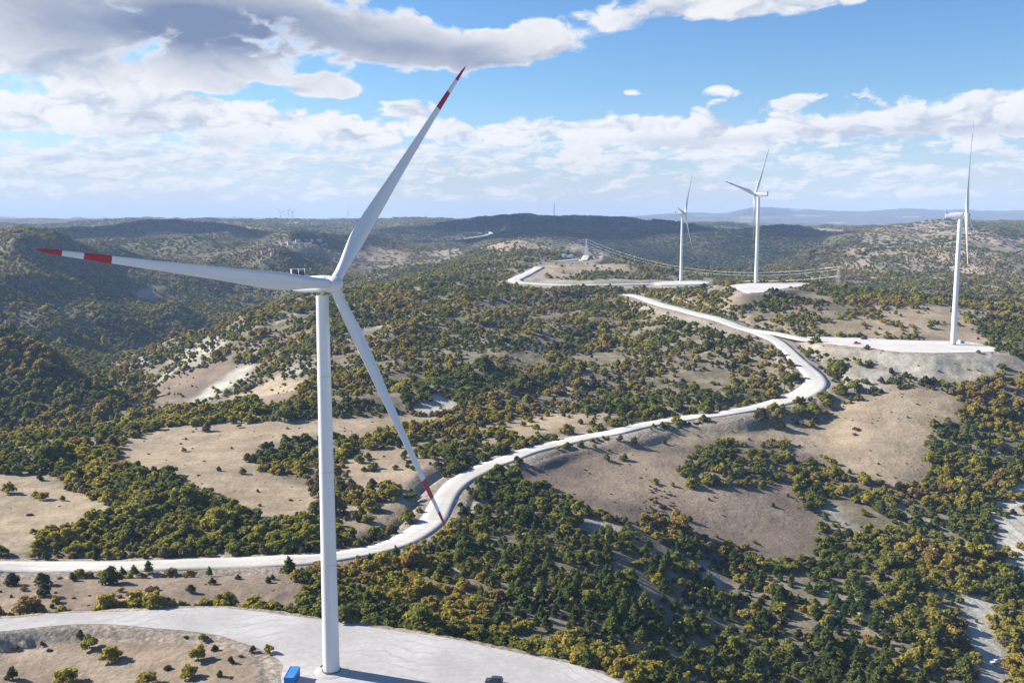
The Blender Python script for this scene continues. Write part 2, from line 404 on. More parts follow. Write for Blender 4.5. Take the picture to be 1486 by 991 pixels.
# ------------------------------------------------------------------ zones
ZPX = {
 'meadow_left': [(-200,690),(0,688),(60,690),(110,712),(165,735),(135,760),(60,772),(40,800),(0,806),(-200,806)],
 'meadow_mid': [(180,640),(230,622),(330,614),(450,609),(560,606),(680,601),(640,614),(560,622),(520,640),(470,632),(420,640),(380,645),(365,668),(395,690),(445,705),(470,725),(430,758),(375,755),(330,728),(270,700),(200,682),(168,660)],
 'meadow_bend': [(500,665),(560,648),(640,638),(720,612),(790,601),(905,601),(900,612),(840,632),(740,655),(680,672),(640,695),(620,735),(600,760),(550,780),(500,792),(480,775),(485,720)],
 'field': [(740,690),(760,668),(850,645),(950,622),(1100,600),(1110,618),(1180,618),(1200,600),(1255,582),(1300,560),(1385,575),(1396,610),(1350,620),(1345,655),(1348,688),(1300,712),(1240,690),(1190,660),(1160,685),(1155,720),(1185,750),(1185,795),(1150,822),(1080,795),(1000,775),(960,755),(880,752),(800,712)],
 'cluster': [(985,680),(1005,650),(1050,640),(1100,640),(1150,650),(1168,685),(1110,712),(1060,706),(1000,712)],
 'strip': [(-200,838),(0,836),(200,834),(330,826),(400,828),(440,845),(430,880),(340,878),(250,878),(100,886),(0,893),(-200,898)],
 'bank': [(-200,925),(0,917),(130,908),(250,915),(350,935),(395,955),(400,991),(395,1060),(-200,1060)],
 'fill': [(1150,498),(1240,503),(1300,511),(1455,511),(1452,545),(1400,556),(1320,552),(1290,540),(1255,525),(1200,515)],
 'behind4': [(1180,480),(1240,465),(1290,445),(1440,452),(1420,475),(1435,498),(1400,493),(1250,488),(1190,486)],
 'knoll': [(765,398),(790,383),(860,379),(925,389),(900,396),(860,392),(830,402),(780,404)],
 'bright_ridge': [(600,372),(660,361),(740,351),(832,352),(855,362),(800,366),(720,364),(650,372)],
 'scar_a': [(215,592),(232,560),(325,525),(362,530),(320,560),(275,590)],
 'scar_b': [(320,588),(335,574),(400,550),(450,553),(425,580),(380,592)],
 'scar_c': [(268,588),(300,566),(345,535),(368,530),(352,550),(310,578),(290,588)],
 'gully': [(1395,862),(1430,866),(1440,900),(1458,940),(1470,991),(1480,1060),(1400,1060),(1412,991),(1418,950),(1395,905)],
 'gully_up': [(1436,720),(1470,700),(1500,700),(1500,850),(1470,830),(1438,795)],
 'pines': [(655,770),(700,740),(760,735),(830,760),(905,790),(1000,790),(1090,820),(1200,860),(1300,890),(1400,935),(1410,991),(1400,1060),(1000,1060),(960,991),(900,950),(820,925),(700,880),(640,830)],
 'copse': [(40,775),(70,765),(150,745),(150,700),(120,690),(60,668),(80,640),(200,655),(230,690),(330,735),(380,760),(440,765),(470,775),(470,805),(300,812),(150,812),(70,808)],
 'padwood': [(330,850),(400,828),(470,818),(600,800),(680,770),(760,735),(900,790),(1000,860),(1100,940),(1150,1060),(960,1060),(905,989),(830,962),(700,934),(500,902),(430,890)],
 'rightwood': [(1160,690),(1190,662),(1240,692),(1300,714),(1350,690),(1345,620),(1400,608),(1385,560),(1486,540),(1700,540),(1700,1060),(1410,1060),(1300,890),(1150,822),(1190,795),(1185,750)],
 'earthcut': [(1062,424),(1075,421),(1110,425),(1108,440),(1070,442),(1060,434)],
 'cowpath': [(20,925),(28,921),(66,942),(112,953),(165,972),(210,993),(190,997),(150,978),(104,960),(58,950)],
 'shoulder': [(920,433),(960,446),(1010,460),(1050,474),(1100,488),(1110,500),(1060,488),(1000,468),(950,450),(915,436)],
 'shade_tinted_mount': [(420,345),(560,330),(700,326),(790,313),(900,318),(1050,330),(1200,340),(1180,400),(1000,395),(860,380),(840,356),(760,346),(600,352),(520,360)],  # dense forest zone, coloured darker to carry cloud shade as well
 'meadow_dome': [(190,425),(225,412),(240,415),(235,432),(205,436)],
 'brown_east': [(1395,405),(1440,385),(1500,368),(1500,400),(1430,415)],
 'pale_ridge': [(1160,402),(1225,358),(1300,328),(1350,321),(1430,336),(1486,346),(1530,350),(1530,420),(1310,416)],
 'eroded': [(245,522),(300,490),(335,498),(285,532)], 'scar_d': [(600,596),(625,572),(650,575),(664,592),(632,601)],
 'straw': [(1090,640),(1110,618),(1200,600),(1300,558),(1390,572),(1398,612),(1345,655),(1300,712),(1240,690),(1180,660)],
 'straw_strip': [(880,640),(960,618),(1060,604),(1100,604),(1090,640),(1000,648),(900,660)],
 'left_hill': [(-250,470),(0,478),(60,498),(120,543),(186,592),(130,625),(0,640),(-250,650)],
 'dome_face': [(80,500),(150,450),(280,428),(340,445),(250,472),(190,498),(125,505)],
 'far_verge': [(742,402),(785,383),(792,388),(775,402),(850,408),(940,406),(1035,406),(1040,417),(940,418),(850,418),(770,417),(742,411)],
 'brush': [(935,690),(958,694),(985,725),(992,748),(965,756),(930,745),(920,730),(938,715)],
 'glade_a': [(998,806),(1030,813),(1072,850),(1062,866),(1020,842)], 'glade_b': [(843,750),(905,768),(900,782),(850,766)], 'glade_c': [(880,798),(905,812),(962,864),(988,902),(970,908),(900,842)],
 'glade_d': [(700,742),(760,736),(770,745),(720,756)], 'glade_e': [(1180,720),(1215,740),(1240,770),(1225,775),(1195,745)],
}
Z = {k: np.array([unproj2(*q) for q in p]) for k, p in ZPX.items()}
def zmask(name, x, y, soft):
    s = sdf(x, y, Z[name], 120)
    return 1 - sstep(s, -soft, soft)

# ground attributes
soft = 1.5 + 0.006 * gy
wob = 10 * fbm(gx, gy, 30, 3, 77) * np.clip(gy / 500, 0.4, 3)
def gm(*names):
    v = np.zeros(len(gx))
    for n in names:
        s = sdf(gx, gy, Z[n], 120) + wob * 0.5
        v = np.maximum(v, 1 - sstep(s, -soft * 1.5, soft * 1.5))
    return v
a_meadow = gm('meadow_left', 'meadow_mid', 'meadow_bend', 'behind4', 'knoll', 'bright_ridge', 'scar_b', 'meadow_dome', 'pale_ridge')
a_straw = gm('straw', 'straw_strip')
a_brown = (1 - a_straw) * gm('field', 'strip', 'bank', 'brown_east', 'earthcut', 'glade_c', 'glade_d', 'scar_a')
a_meadow = np.maximum(a_meadow, a_straw)
a_pale = np.maximum(np.maximum(gm('scar_c', 'gully', 'gully_up', 'scar_d'), .6 * gm('fill', 'shoulder', 'far_verge', 'glade_a', 'glade_b', 'glade_e', 'eroded')), .3 * gm('cowpath'))
a_forest = np.maximum(gm('shade_tinted_mount'), .75 * gm('left_hill', 'dome_face'))  # on the central mountain the forest ground tone also holds cloud shade
a_far = sstep(gy, 950 + 500 * sstep(gx / gy, -.2, .1), 2100) * (1 - 0.85 * np.maximum(a_meadow, a_brown))
fieldpatch = sstep(fbm(gx, gy, 900, 4, 91), 0.27, 0.36) * sstep(gy, 1800, 3000)
a_meadow = np.maximum(a_meadow, fieldpatch * (1 - a_forest) * 0.9)

me = bpy.data.meshes.new('ground')
verts = np.column_stack([gx, gy, gz]).astype(np.float32)
ii = np.arange(NR * NA).reshape(NR, NA)
faces = np.stack([ii[:-1, :-1], ii[:-1, 1:], ii[1:, 1:], ii[1:, :-1]], -1).reshape(-1, 4)
def set_mesh(me, v, f):
    n = f.shape[1]
    me.vertices.add(len(v)); me.vertices.foreach_set('co', v.astype(np.float32).ravel())
    me.loops.add(f.size); me.loops.foreach_set('vertex_index', f.astype(np.int32).ravel())
    me.polygons.add(len(f)); me.polygons.foreach_set('loop_start', np.arange(0, f.size, n, dtype=np.int32))
    me.update(calc_edges=True)
set_mesh(me, verts, faces)
me.shade_smooth()
for n, a in (('meadow', a_meadow), ('brown', a_brown), ('pale', a_pale), ('forest', a_forest), ('far', a_far), ('verge', verge)):
    at = me.attributes.new(n, 'FLOAT', 'POINT'); at.data.foreach_set('value', a.astype(np.float32))
ground = link('ground', me)
tag(ground, kind='structure')

m, t, b = mat('dry_ground')
pos = t.n.new('ShaderNodeNewGeometry').outputs['Position']
n1 = t.noise(pos, 0.011, 6, 0.6)
n2 = t.noise(pos, 0.09, 6, 0.62)
n3 = t.noise(pos, 0.7, 5, 0.65)
n4 = t.noise(t.vm('MULTIPLY', pos, (0.05, 0.5, 0.3)), 1.0, 5, 0.6)
scrub = t.mix(t.step(n2, 0.35, 0.68), (0.135, 0.116, 0.074), (0.225, 0.190, 0.136))
scrub = t.mix(t.mul(t.step(n1, 0.52, 0.66), 0.75), scrub, t.mix(t.step(n2, 0.4, 0.6), (0.28, 0.255, 0.215), (0.40, 0.378, 0.335)))
meadow = t.mix(t.step(n2, 0.3, 0.7), (0.275, 0.215, 0.142), (0.350, 0.280, 0.198))
meadow = t.mix(t.mul(t.step(n4, 0.5, 0.7), 0.45), meadow, (0.235, 0.185, 0.125))
meadow = t.mix(t.mul(t.step(n1, 0.5, 0.7), 0.5), meadow, (0.32, 0.26, 0.20))
brown = t.mix(t.step(n1, 0.40, 0.60), (0.165, 0.128, 0.100), (0.265, 0.205, 0.148))
brown = t.mix(t.mul(t.step(n2, 0.45, 0.7), 0.5), brown, (0.17, 0.135, 0.112))
pale = t.mix(t.step(n2, 0.3, 0.7), (0.36, 0.335, 0.28), (0.48, 0.46, 0.405))
pale = t.mix(t.mul(t.step(t.noise(t.vm('MULTIPLY', pos, (.35, .05, .05)), 1.0, 5, .6), .5, .66), .6), pale, (0.26, 0.24, 0.20))
forest = t.mix(t.step(n2, 0.35, 0.65), (0.040, 0.046, 0.026), (0.085, 0.080, 0.045))
farc = t.mix(t.step(n2, 0.38, 0.64), (0.078, 0.076, 0.036), (0.150, 0.128, 0.080))
col = t.mix(t.attr('far').outputs['Fac'], scrub, farc)
col = t.mix(t.attr('forest').outputs['Fac'], col, forest)
col = t.mix(t.attr('meadow').outputs['Fac'], col, meadow)
col = t.mix(t.attr('brown').outputs['Fac'], col, brown)
col = t.mix(t.attr('pale').outputs['Fac'], col, pale)
vg = t.step(t.add(t.attr('verge').outputs['Fac'], t.mul(t.sub(n2, .5), 1.1)), .25, .85)
col = t.mix(t.mul(vg, .8), col, t.mix(t.step(n3, .35, .65), (0.20, 0.165, 0.135), (0.36, 0.31, 0.26)))
n5 = t.noise(t.vm('ADD', pos, (300, 80, 0)), 0.035, 7, 0.68)
v = t.mul(t.step(n3, 0.25, 0.75, 0.78, 1.18), t.step(n5, .32, .68, .78, 1.14))
col = t.mix(1.0, col, t.comb(v, v, v), 'MULTIPLY')
# dry tufts
tuft = t.mul(t.step(t.noise(pos, 1.6, 3, 0.6), 0.60, 0.68), t.step(t.noise(pos, 0.06, 3), 0.42, 0.62))
col = t.mix(t.mul(tuft, 0.55), col, (0.10, 0.092, 0.05))
t.put(b.inputs['Base Color'], col)
b.inputs['Roughness'].default_value = 0.95
b.inputs['Specular IOR Level'].default_value = 0.1
bp = t.n.new('ShaderNodeBump'); bp.inputs['Strength'].default_value = 0.7; bp.inputs['Distance'].default_value = 0.6
t.put(bp.inputs['Height'], t.add(t.mul(n3, 0.6), t.mul(t.noise(pos, 0.22, 5, 0.6), 1.4)))
t.l.new(bp.outputs[0], b.inputs['Normal'])
me.materials.append(m)

# ------------------------------------------------------------------ roads and pads as sheets with skirts
def gravel(name, c0, c1, tracks=False):
    m, t, b = mat(name)
    pos = t.n.new('ShaderNodeNewGeometry').outputs['Position']
    a = t.noise(pos, 0.05, 6, 0.6); c = t.noise(pos, 0.6, 5, 0.6); d = t.noise(t.vm('MULTIPLY', pos, (0.06, 0.4, 1)), 1.0, 4)
    col = t.mix(t.step(a, 0.33, 0.67), c0, c1)
    col = t.mix(t.mul(t.step(d, 0.5, 0.75), 0.35), col, tuple(x * 0.8 for x in c0))
    v = t.step(c, 0.25, 0.75, 0.9, 1.07)
    col = t.mix(1.0, col, t.comb(v, v, v), 'MULTIPLY')
    # wheel marks
    w = t.n.new('ShaderNodeTexWave'); w.wave_type = 'RINGS'; w.rings_direction = 'Z'
    t.put(w.inputs['Vector'], t.vm('ADD', pos, (46, -190, 0))); w.inputs['Scale'].default_value = 0.07
    w.inputs['Distortion'].default_value = 9; w.inputs['Detail'].default_value = 3
    col = t.mix(t.mul(t.mul(t.step(w.outputs['Fac'], 0.88, 0.99), t.step(a, .42, .58)), 0.42), col, tuple(x * 0.7 for x in c0))
    if tracks:
        ac = t.m('ABSOLUTE', t.add(t.attr('across').outputs['Fac'], t.mul(t.sub(a, .5), .5)))
        e_ = t.step(ac, .62, 1.0); mid_ = t.step(ac, .22, .05)
        col = t.mix(t.mul(t.m('MAXIMUM', t.mul(e_, .8), t.mul(mid_, .35)), t.step(c, .35, .65)), col, (0.30, 0.265, 0.225))
        col = t.mix(t.mul(t.step(d, .5, .75), .3), col, (0.38, 0.355, 0.32))
    t.put(b.inputs['Base Color'], col)
    b.inputs['Roughness'].default_value = 0.95; b.inputs['Specular IOR Level'].default_value = 0.15
    bp = t.n.new('ShaderNodeBump'); bp.inputs['Strength'].default_value = 0.35; bp.inputs['Distance'].default_value = 0.15
    t.put(bp.inputs['Height'], c); t.l.new(bp.outputs[0], b.inputs['Normal'])
    return m
M_ROAD = gravel('road_gravel', (0.46, 0.44, 0.40), (0.56, 0.54, 0.505), True)
M_HARD = gravel('hardstand_gravel', (0.46, 0.44, 0.41), (0.56, 0.54, 0.51))
M_PAD = gravel('pad_gravel', (0.335, 0.318, 0.310), (0.435, 0.415, 0.405))

def road_mesh(name, R, m):
    P = R[:, :2]; T = np.gradient(P, axis=0); T /= np.linalg.norm(T, axis=1)[:, None] + 1e-9
    Nn = np.stack([-T[:, 1], T[:, 0]], 1)
    s = np.arange(len(R)); V = []
    for k, (o, dz) in enumerate(((-1.06, -1.6), (-1.0, 0.0), (-0.5, 0.10), (0, 0.13), (0.5, 0.10), (1.0, 0.0), (1.06, -1.6))):
        ew = R[:, 3] * (1 + (0.05 * np.sin(s * 0.21 + k) + 0.04 * np.sin(s * 0.53 + 2 * k)) * (abs(o) > 0.9))
        q = P + Nn * (o * ew)[:, None]
        V.append(np.column_stack([q, R[:, 2] + dz + 0.05]))
    V = np.stack(V, 1); n, k = V.shape[:2]; ii = np.arange(n * k).reshape(n, k)
    f = np.stack([ii[:-1, :-1], ii[1:, :-1], ii[1:, 1:], ii[:-1, 1:]], -1).reshape(-1, 4)
    me = bpy.data.meshes.new(name); set_mesh(me, V.reshape(-1, 3), f); me.materials.append(m)
    at_ = me.attributes.new('across', 'FLOAT', 'POINT'); at_.data.foreach_set('value', np.tile(np.array([-1.06, -1, -.5, 0, .5, 1, 1.06]), n).astype(np.float32))
    bm = bmesh.new(); bm.from_mesh(me); bmesh.ops.recalc_face_normals(bm, faces=bm.faces)
    up = sum(fc.normal.z for fc in bm.faces)
    if up < 0: bmesh.ops.reverse_faces(bm, faces=bm.faces)
    bm.to_mesh(me); bm.free(); me.shade_smooth()
    return tag(link(name, me), kind='structure')
for k, R in ROADS.items(): road_mesh('gravel_road', R, M_ROAD)
def pad_mesh(name, z, poly, m):
    bm = bmesh.new()
    PL = resample(catmull(np.vstack([poly, poly[:1]]), 8), 1.5 if z == 0 else 4)[:-1]
    s = np.arange(len(PL))
    c = PL + np.stack([0.35 * np.sin(s * 0.7) + 0.25 * np.sin(s * 1.9), 0.35 * np.cos(s * 0.63)], 1) * (1 if z == 0 else 1.5)
    vs = [bm.verts.new((x, y, z)) for x, y in c]; lo = [bm.verts.new((x, y, z - 1.8)) for x, y in c]
    for tri in tessellate_polygon([[Vector((x, y, 0)) for x, y in c]]):
        f = bm.faces.new([vs[i] for i in tri]); f.normal_update()
        if f.normal.z < 0: f.normal_flip()
    n = len(vs)
    for i in range(n): bm.faces.new((vs[i], lo[i], lo[(i + 1) % n], vs[(i + 1) % n]))
    me = bpy.data.meshes.new(name); bm.to_mesh(me); bm.free(); me.materials.append(m)
    return tag(link(name, me), kind='structure')
for k, (z, poly) in PADS.items(): pad_mesh('gravel_pad', z + 0.01, poly, M_PAD if k == 'gravel_pad' else M_HARD)

# ------------------------------------------------------------------ vegetation prototypes
def fol_mat(name, stops, scale, spread=0.55):
    m, t, b = mat(name)
    oi = t.n.new('ShaderNodeObjectInfo')
    patch = t.noise(oi.outputs['Location'], scale, 3, 0.6)
    f = t.add(t.mul(t.sub(oi.outputs['Random'], 0.5), spread), t.step(patch, 0.36, 0.66))
    col = t.ramp(f, stops)
    lv = t.attr('leaf').outputs['Fac']
    v = t.step(lv, 0.0, 1.0, 0.70, 2.0)
    col = t.mix(1.0, col, t.comb(v, v, v), 'MULTIPLY')
    t.put(b.inputs['Base Color'], col)
    b.inputs['Roughness'].default_value = 0.8; b.inputs['Specular IOR Level'].default_value = 0.12
    tr = t.n.new('ShaderNodeBsdfTranslucent'); t.put(tr.inputs['Color'], t.mix(1.0, col, (1.25, 1.2, .8), 'MULTIPLY'))
    mx = t.n.new('ShaderNodeMixShader'); mx.inputs[0].default_value = .45
    t.l.new(b.outputs[0], mx.inputs[1]); t.l.new(tr.outputs[0], mx.inputs[2]); t.l.new(mx.outputs[0], t.n['Material Output'].inputs['Surface'])
    return m
M_OAK = fol_mat('oak_leaves', [(0.0, (0.090, 0.108, 0.028)), (0.30, (0.155, 0.158, 0.034)), (0.58, (0.225, 0.200, 0.040)), (0.84, (0.260, 0.205, 0.044)), (0.975, (0.235, 0.160, 0.046)), (1.0, (0.190, 0.135, 0.065))], 0.012)
M_JUN = fol_mat('juniper_leaves', [(0.0, (0.048, 0.058, 0.028)), (0.5, (0.080, 0.086, 0.040)), (0.85, (0.115, 0.110, 0.052)), (1.0, (0.140, 0.120, 0.070))], 0.02)
M_PINE = fol_mat('pine_needles', [(0.0, (0.052, 0.080, 0.024)), (0.5, (0.086, 0.110, 0.030)), (1.0, (0.135, 0.140, 0.038))], 0.02)
M_LOW = fol_mat('low_shrub_leaves', [(0.0, (0.050, 0.045, 0.026)), (0.6, (0.085, 0.066, 0.040)), (1.0, (0.135, 0.072, 0.050))], 0.05, 1.0)
M_FAR = fol_mat('distant_leaves', [(0.0, (0.058, 0.070, 0.026)), (0.40, (0.115, 0.118, 0.036)), (0.75, (0.190, 0.168, 0.046)), (1.0, (0.190, 0.145, 0.050))], 0.0035, 0.6)
M_SHADETINT = fol_mat('shade_tinted_forest_leaves', [(0.0, (0.034, 0.048, 0.026)), (0.5, (0.050, 0.064, 0.032)), (1.0, (0.085, 0.085, 0.042))], 0.004, .5)  # dark forest colour, lowered further to stand in for cloud shadow
M_POP = fol_mat('poplar_leaves', [(0.0, (0.22, 0.17, 0.03)), (1.0, (0.30, 0.22, 0.04))], 0.02)
M_BARK = simple('bark', (0.11, 0.085, 0.065), 0.9, 0.1)

def cloud(lobes, n, size, r, mat_, name, inner=0.68):
    lobes = np.array(lobes, float)
    area = lobes[:, 3] * lobes[:, 4] + lobes[:, 5] * (lobes[:, 3] + lobes[:, 4]) * 0.5
    k = r.choice(len(lobes), n, p=area / area.sum())
    d = r.normal(size=(n, 3)); d /= np.linalg.norm(d, axis=1)[:, None]
    d[:, 2] = np.where(d[:, 2] < -0.35, -d[:, 2], d[:, 2])
    rad = r.uniform(inner, 1.06, n)[:, None]
    p = lobes[k, :3] + d * lobes[k, 3:6] * rad
    p[:, 2] = np.maximum(p[:, 2], 0.02)
    nn = d + 0.5 * r.normal(size=(n, 3)); nn /= np.linalg.norm(nn, axis=1)[:, None]
    tt = np.cross(nn, r.normal(size=(n, 3))); tt /= np.linalg.norm(tt, axis=1)[:, None] + 1e-9
    bb = np.cross(nn, tt)
    s = size * r.uniform(0.6, 1.35, n)[:, None]
    V = []
    for cx, cy in ((-1, -0.7), (0.9, -0.9), (1.05, 0.75), (-0.75, 1.0)):
        V.append(p + tt * s * (cx + r.uniform(-.3, .3, (n, 1))) + bb * s * (cy + r.uniform(-.3, .3, (n, 1))) + nn * s * r.uniform(-.25, .25, (n, 1)))
    V = np.stack(V, 1).reshape(-1, 3)
    f = np.arange(4 * n).reshape(n, 4)
    me = bpy.data.meshes.new(name); set_mesh(me, V, f)
    lobeshade = r.uniform(0.25, 0.75, len(lobes))
    a = me.attributes.new('leaf', 'FLOAT', 'FACE'); a.data.foreach_set('value', np.clip(lobeshade[k] * 0.55 + r.uniform(0, 1, n) * 0.45, 0, 1).astype(np.float32))
    me.materials.append(mat_)
    return me

def oak_lobes(r):
    L = [(0, 0, .72, .52, .52, .5)]
    n = int(r.integers(7, 11)); off = r.uniform(0, 6)
    for i in range(n):
        a = off + i * 2 * np.pi / n + r.uniform(-.4, .4); q = r.uniform(.42, .68); s = r.uniform(.26, .44)
        L.append((q * np.cos(a), q * np.sin(a), r.uniform(.32, .95), s, s, s * r.uniform(.8, 1.05)))
    for i in range(3):
        a = r.uniform(0, 6.3); s = r.uniform(.25, .38)
        L.append((.28 * np.cos(a), .28 * np.sin(a), r.uniform(1.0, 1.35), s, s, s * .9))
    return L
def jun_lobes(r):
    L = [(0, 0, .6, .62, .62, .6)]
    for i in range(6):
        a = r.uniform(0, 6.3); q = r.uniform(.3, .6); s = r.uniform(.28, .42)
        L.append((q * np.cos(a), q * np.sin(a), r.uniform(.2, .8), s, s, s))
    a = r.uniform(0, 6.3)
    L += [(.12 * np.cos(a), .12 * np.sin(a), 1.15, .36, .36, .5), (.2 * np.cos(a + 2), .2 * np.sin(a + 2), .95, .4, .4, .4)]
    return L
def pine_lobes(r):
    L = []
    lean = r.uniform(-.1, .1, 2)
    for z in np.arange(.5, 2.2, .25):
        w = max(.16, .98 * (1 - (max(0, z - .35) / 2.05) ** 1.5)) * r.uniform(.75, 1.15)
        n = 5 if w > .3 else 3
        for i in range(n):
            a = r.uniform(0, 6.3); q = w * r.uniform(.45, .7); s = w * r.uniform(.36, .56)
            L.append((q * np.cos(a) + lean[0] * z, q * np.sin(a) + lean[1] * z, z + r.uniform(-.1, .1), s, s, .15 + .09 * w))
        L.append((lean[0] * z, lean[1] * z, z, w * .45, w * .45, .2))
    L.append((lean[0] * 2.2, lean[1] * 2.2, 2.22, .16, .16, .24))
    return L
def low_lobes(r):
    return [(r.uniform(-.55, .55), r.uniform(-.55, .55), r.uniform(.15, .4), r.uniform(.3, .5), r.uniform(.3, .5), r.uniform(.22, .38)) for _ in range(7)]
def pop_lobes(r):
    return [(r.uniform(-.35, .35), r.uniform(-.35, .35), z, .5, .5, .5) for z in np.arange(.8, 4.2, .35)] + [(0, 0, 4.3, .28, .28, .5)]
def clump_lobes(r):
    L = []
    for i in range(9):
        a = r.uniform(0, 6.3); q = r.uniform(0, .75); s = r.uniform(.2, .34)
        L.append((q * np.cos(a), q * np.sin(a), s * .7, s, s, s))
    return L

def trunk_mesh(h, r0, name, limbs=3, rr=None):
    bm = bmesh.new()
    def tube(p, q, a, b_):
        p, q = Vector(p), Vector(q); ax = (q - p).normalized(); s = ax.orthogonal().normalized(); w = ax.cross(s)
        rings = []
        for c, rad in ((p, a), ((p + q) / 2 + s * rad_jit(a), (a + b_) / 2), (q, b_)):
            rings.append([bm.verts.new(c + (s * math.cos(k) + w * math.sin(k)) * rad) for k in [i * math.pi / 3 for i in range(6)]])
        for i in range(2):
            for k in range(6): bm.faces.new((rings[i][k], rings[i][(k + 1) % 6], rings[i + 1][(k + 1) % 6], rings[i + 1][k]))
        bm.faces.new(rings[2])
    def rad_jit(a): return a * random.uniform(-.6, .6)
    tube((0, 0, -.25), (0.03, -0.02, h), r0, r0 * .6)
    for i in range(limbs):
        a = i * 2.1 + .4
        tube((0.02, 0, h * .75), (.4 * math.cos(a), .4 * math.sin(a), h * .8 + .45), r0 * .5, r0 * .2)
    me = bpy.data.meshes.new(name); bm.to_mesh(me); bm.free(); me.materials.append(M_BARK)
    return me

NP = 5
KIN = {
 'oak_tree': (oak_lobes, M_OAK, 1150, .088),
 'juniper_shrub': (jun_lobes, M_JUN, 950, .085),
 'pine_tree': (pine_lobes, M_PINE, 1400, .082),
 'low_shrub': (low_lobes, M_LOW, 260, .13),
 'poplar_tree': (pop_lobes, M_POP, 700, .14),
}
PROTO = {k: [cloud(fn(np.random.default_rng(100 + i)), n, s, np.random.default_rng(200 + i), mt, k + '_crown', .6 if k != 'pine_tree' else .4) for i in range(NP)] for k, (fn, mt, n, s) in KIN.items()}
TRUNK = {'oak_tree': trunk_mesh(.55, .07, 'oak_trunk'), 'juniper_shrub': trunk_mesh(.4, .06, 'juniper_trunk'),
         'pine_tree': trunk_mesh(1.9, .07, 'pine_trunk', 0), 'poplar_tree': trunk_mesh(2.6, .09, 'poplar_trunk', 0)}
MIDS = {'oak_tree': [cloud(oak_lobes(np.random.default_rng(300 + i)), 420, .14, np.random.default_rng(400 + i), M_OAK, 'oak_scrub_crown') for i in range(6)],
        'juniper_shrub': [cloud(jun_lobes(np.random.default_rng(300 + i)), 380, .135, np.random.default_rng(400 + i), M_JUN, 'juniper_scrub_crown') for i in range(6)],
        'pine_tree': PROTO['pine_tree'], 'low_shrub': PROTO['low_shrub'],
        'far': [cloud(clump_lobes(np.random.default_rng(300 + i)), 170, .11, np.random.default_rng(400 + i), M_FAR, 'distant_crown') for i in range(6)],
        'dark': [cloud(clump_lobes(np.random.default_rng(300 + i)), 170, .11, np.random.default_rng(400 + i), M_SHADETINT, 'dark_crown') for i in range(6)]}

# ------------------------------------------------------------------ where plants stand
def jitter_grid(y0, y1, cell, amax):
    ys = np.arange(y0, y1, cell); out = []
    for y in ys:
        x = np.arange(-amax * y - 20, amax * y + 20, cell)
        out.append(np.stack([x + rng.uniform(-.5, .5, len(x)) * cell * .95, y + rng.uniform(-.5, .5, len(x)) * cell * .95], 1))
    return np.concatenate(out)
def keepout(x, y, extra=0.0):
    ok = np.ones(len(x), bool)
    for k, R in ROADS.items():
        mn, mx = R[:, :2].min(0) - 30, R[:, :2].max(0) + 30
        q = np.where((x > mn[0]) & (x < mx[0]) & (y > mn[1]) & (y < mx[1]))[0]
        for i in range(0, len(q), 20000):
            j = q[i:i + 20000]
            d2 = ((x[j][:, None] - R[None, :, 0]) ** 2 + (y[j][:, None] - R[None, :, 1]) ** 2)
            a = d2.argmin(1); ok[j] &= np.sqrt(d2[np.arange(len(j)), a]) > R[a, 3] + 2.6 + extra + np.where(y[j] < R[a, 1], np.maximum(0, y[j] - 700) * .03, 0)
    for k, (z, poly) in PADS.items(): ok &= sdf(x, y, poly, 40) > 2.2 + extra
    return ok
def inz(n, x, y): return pip(x, y, Z[n])

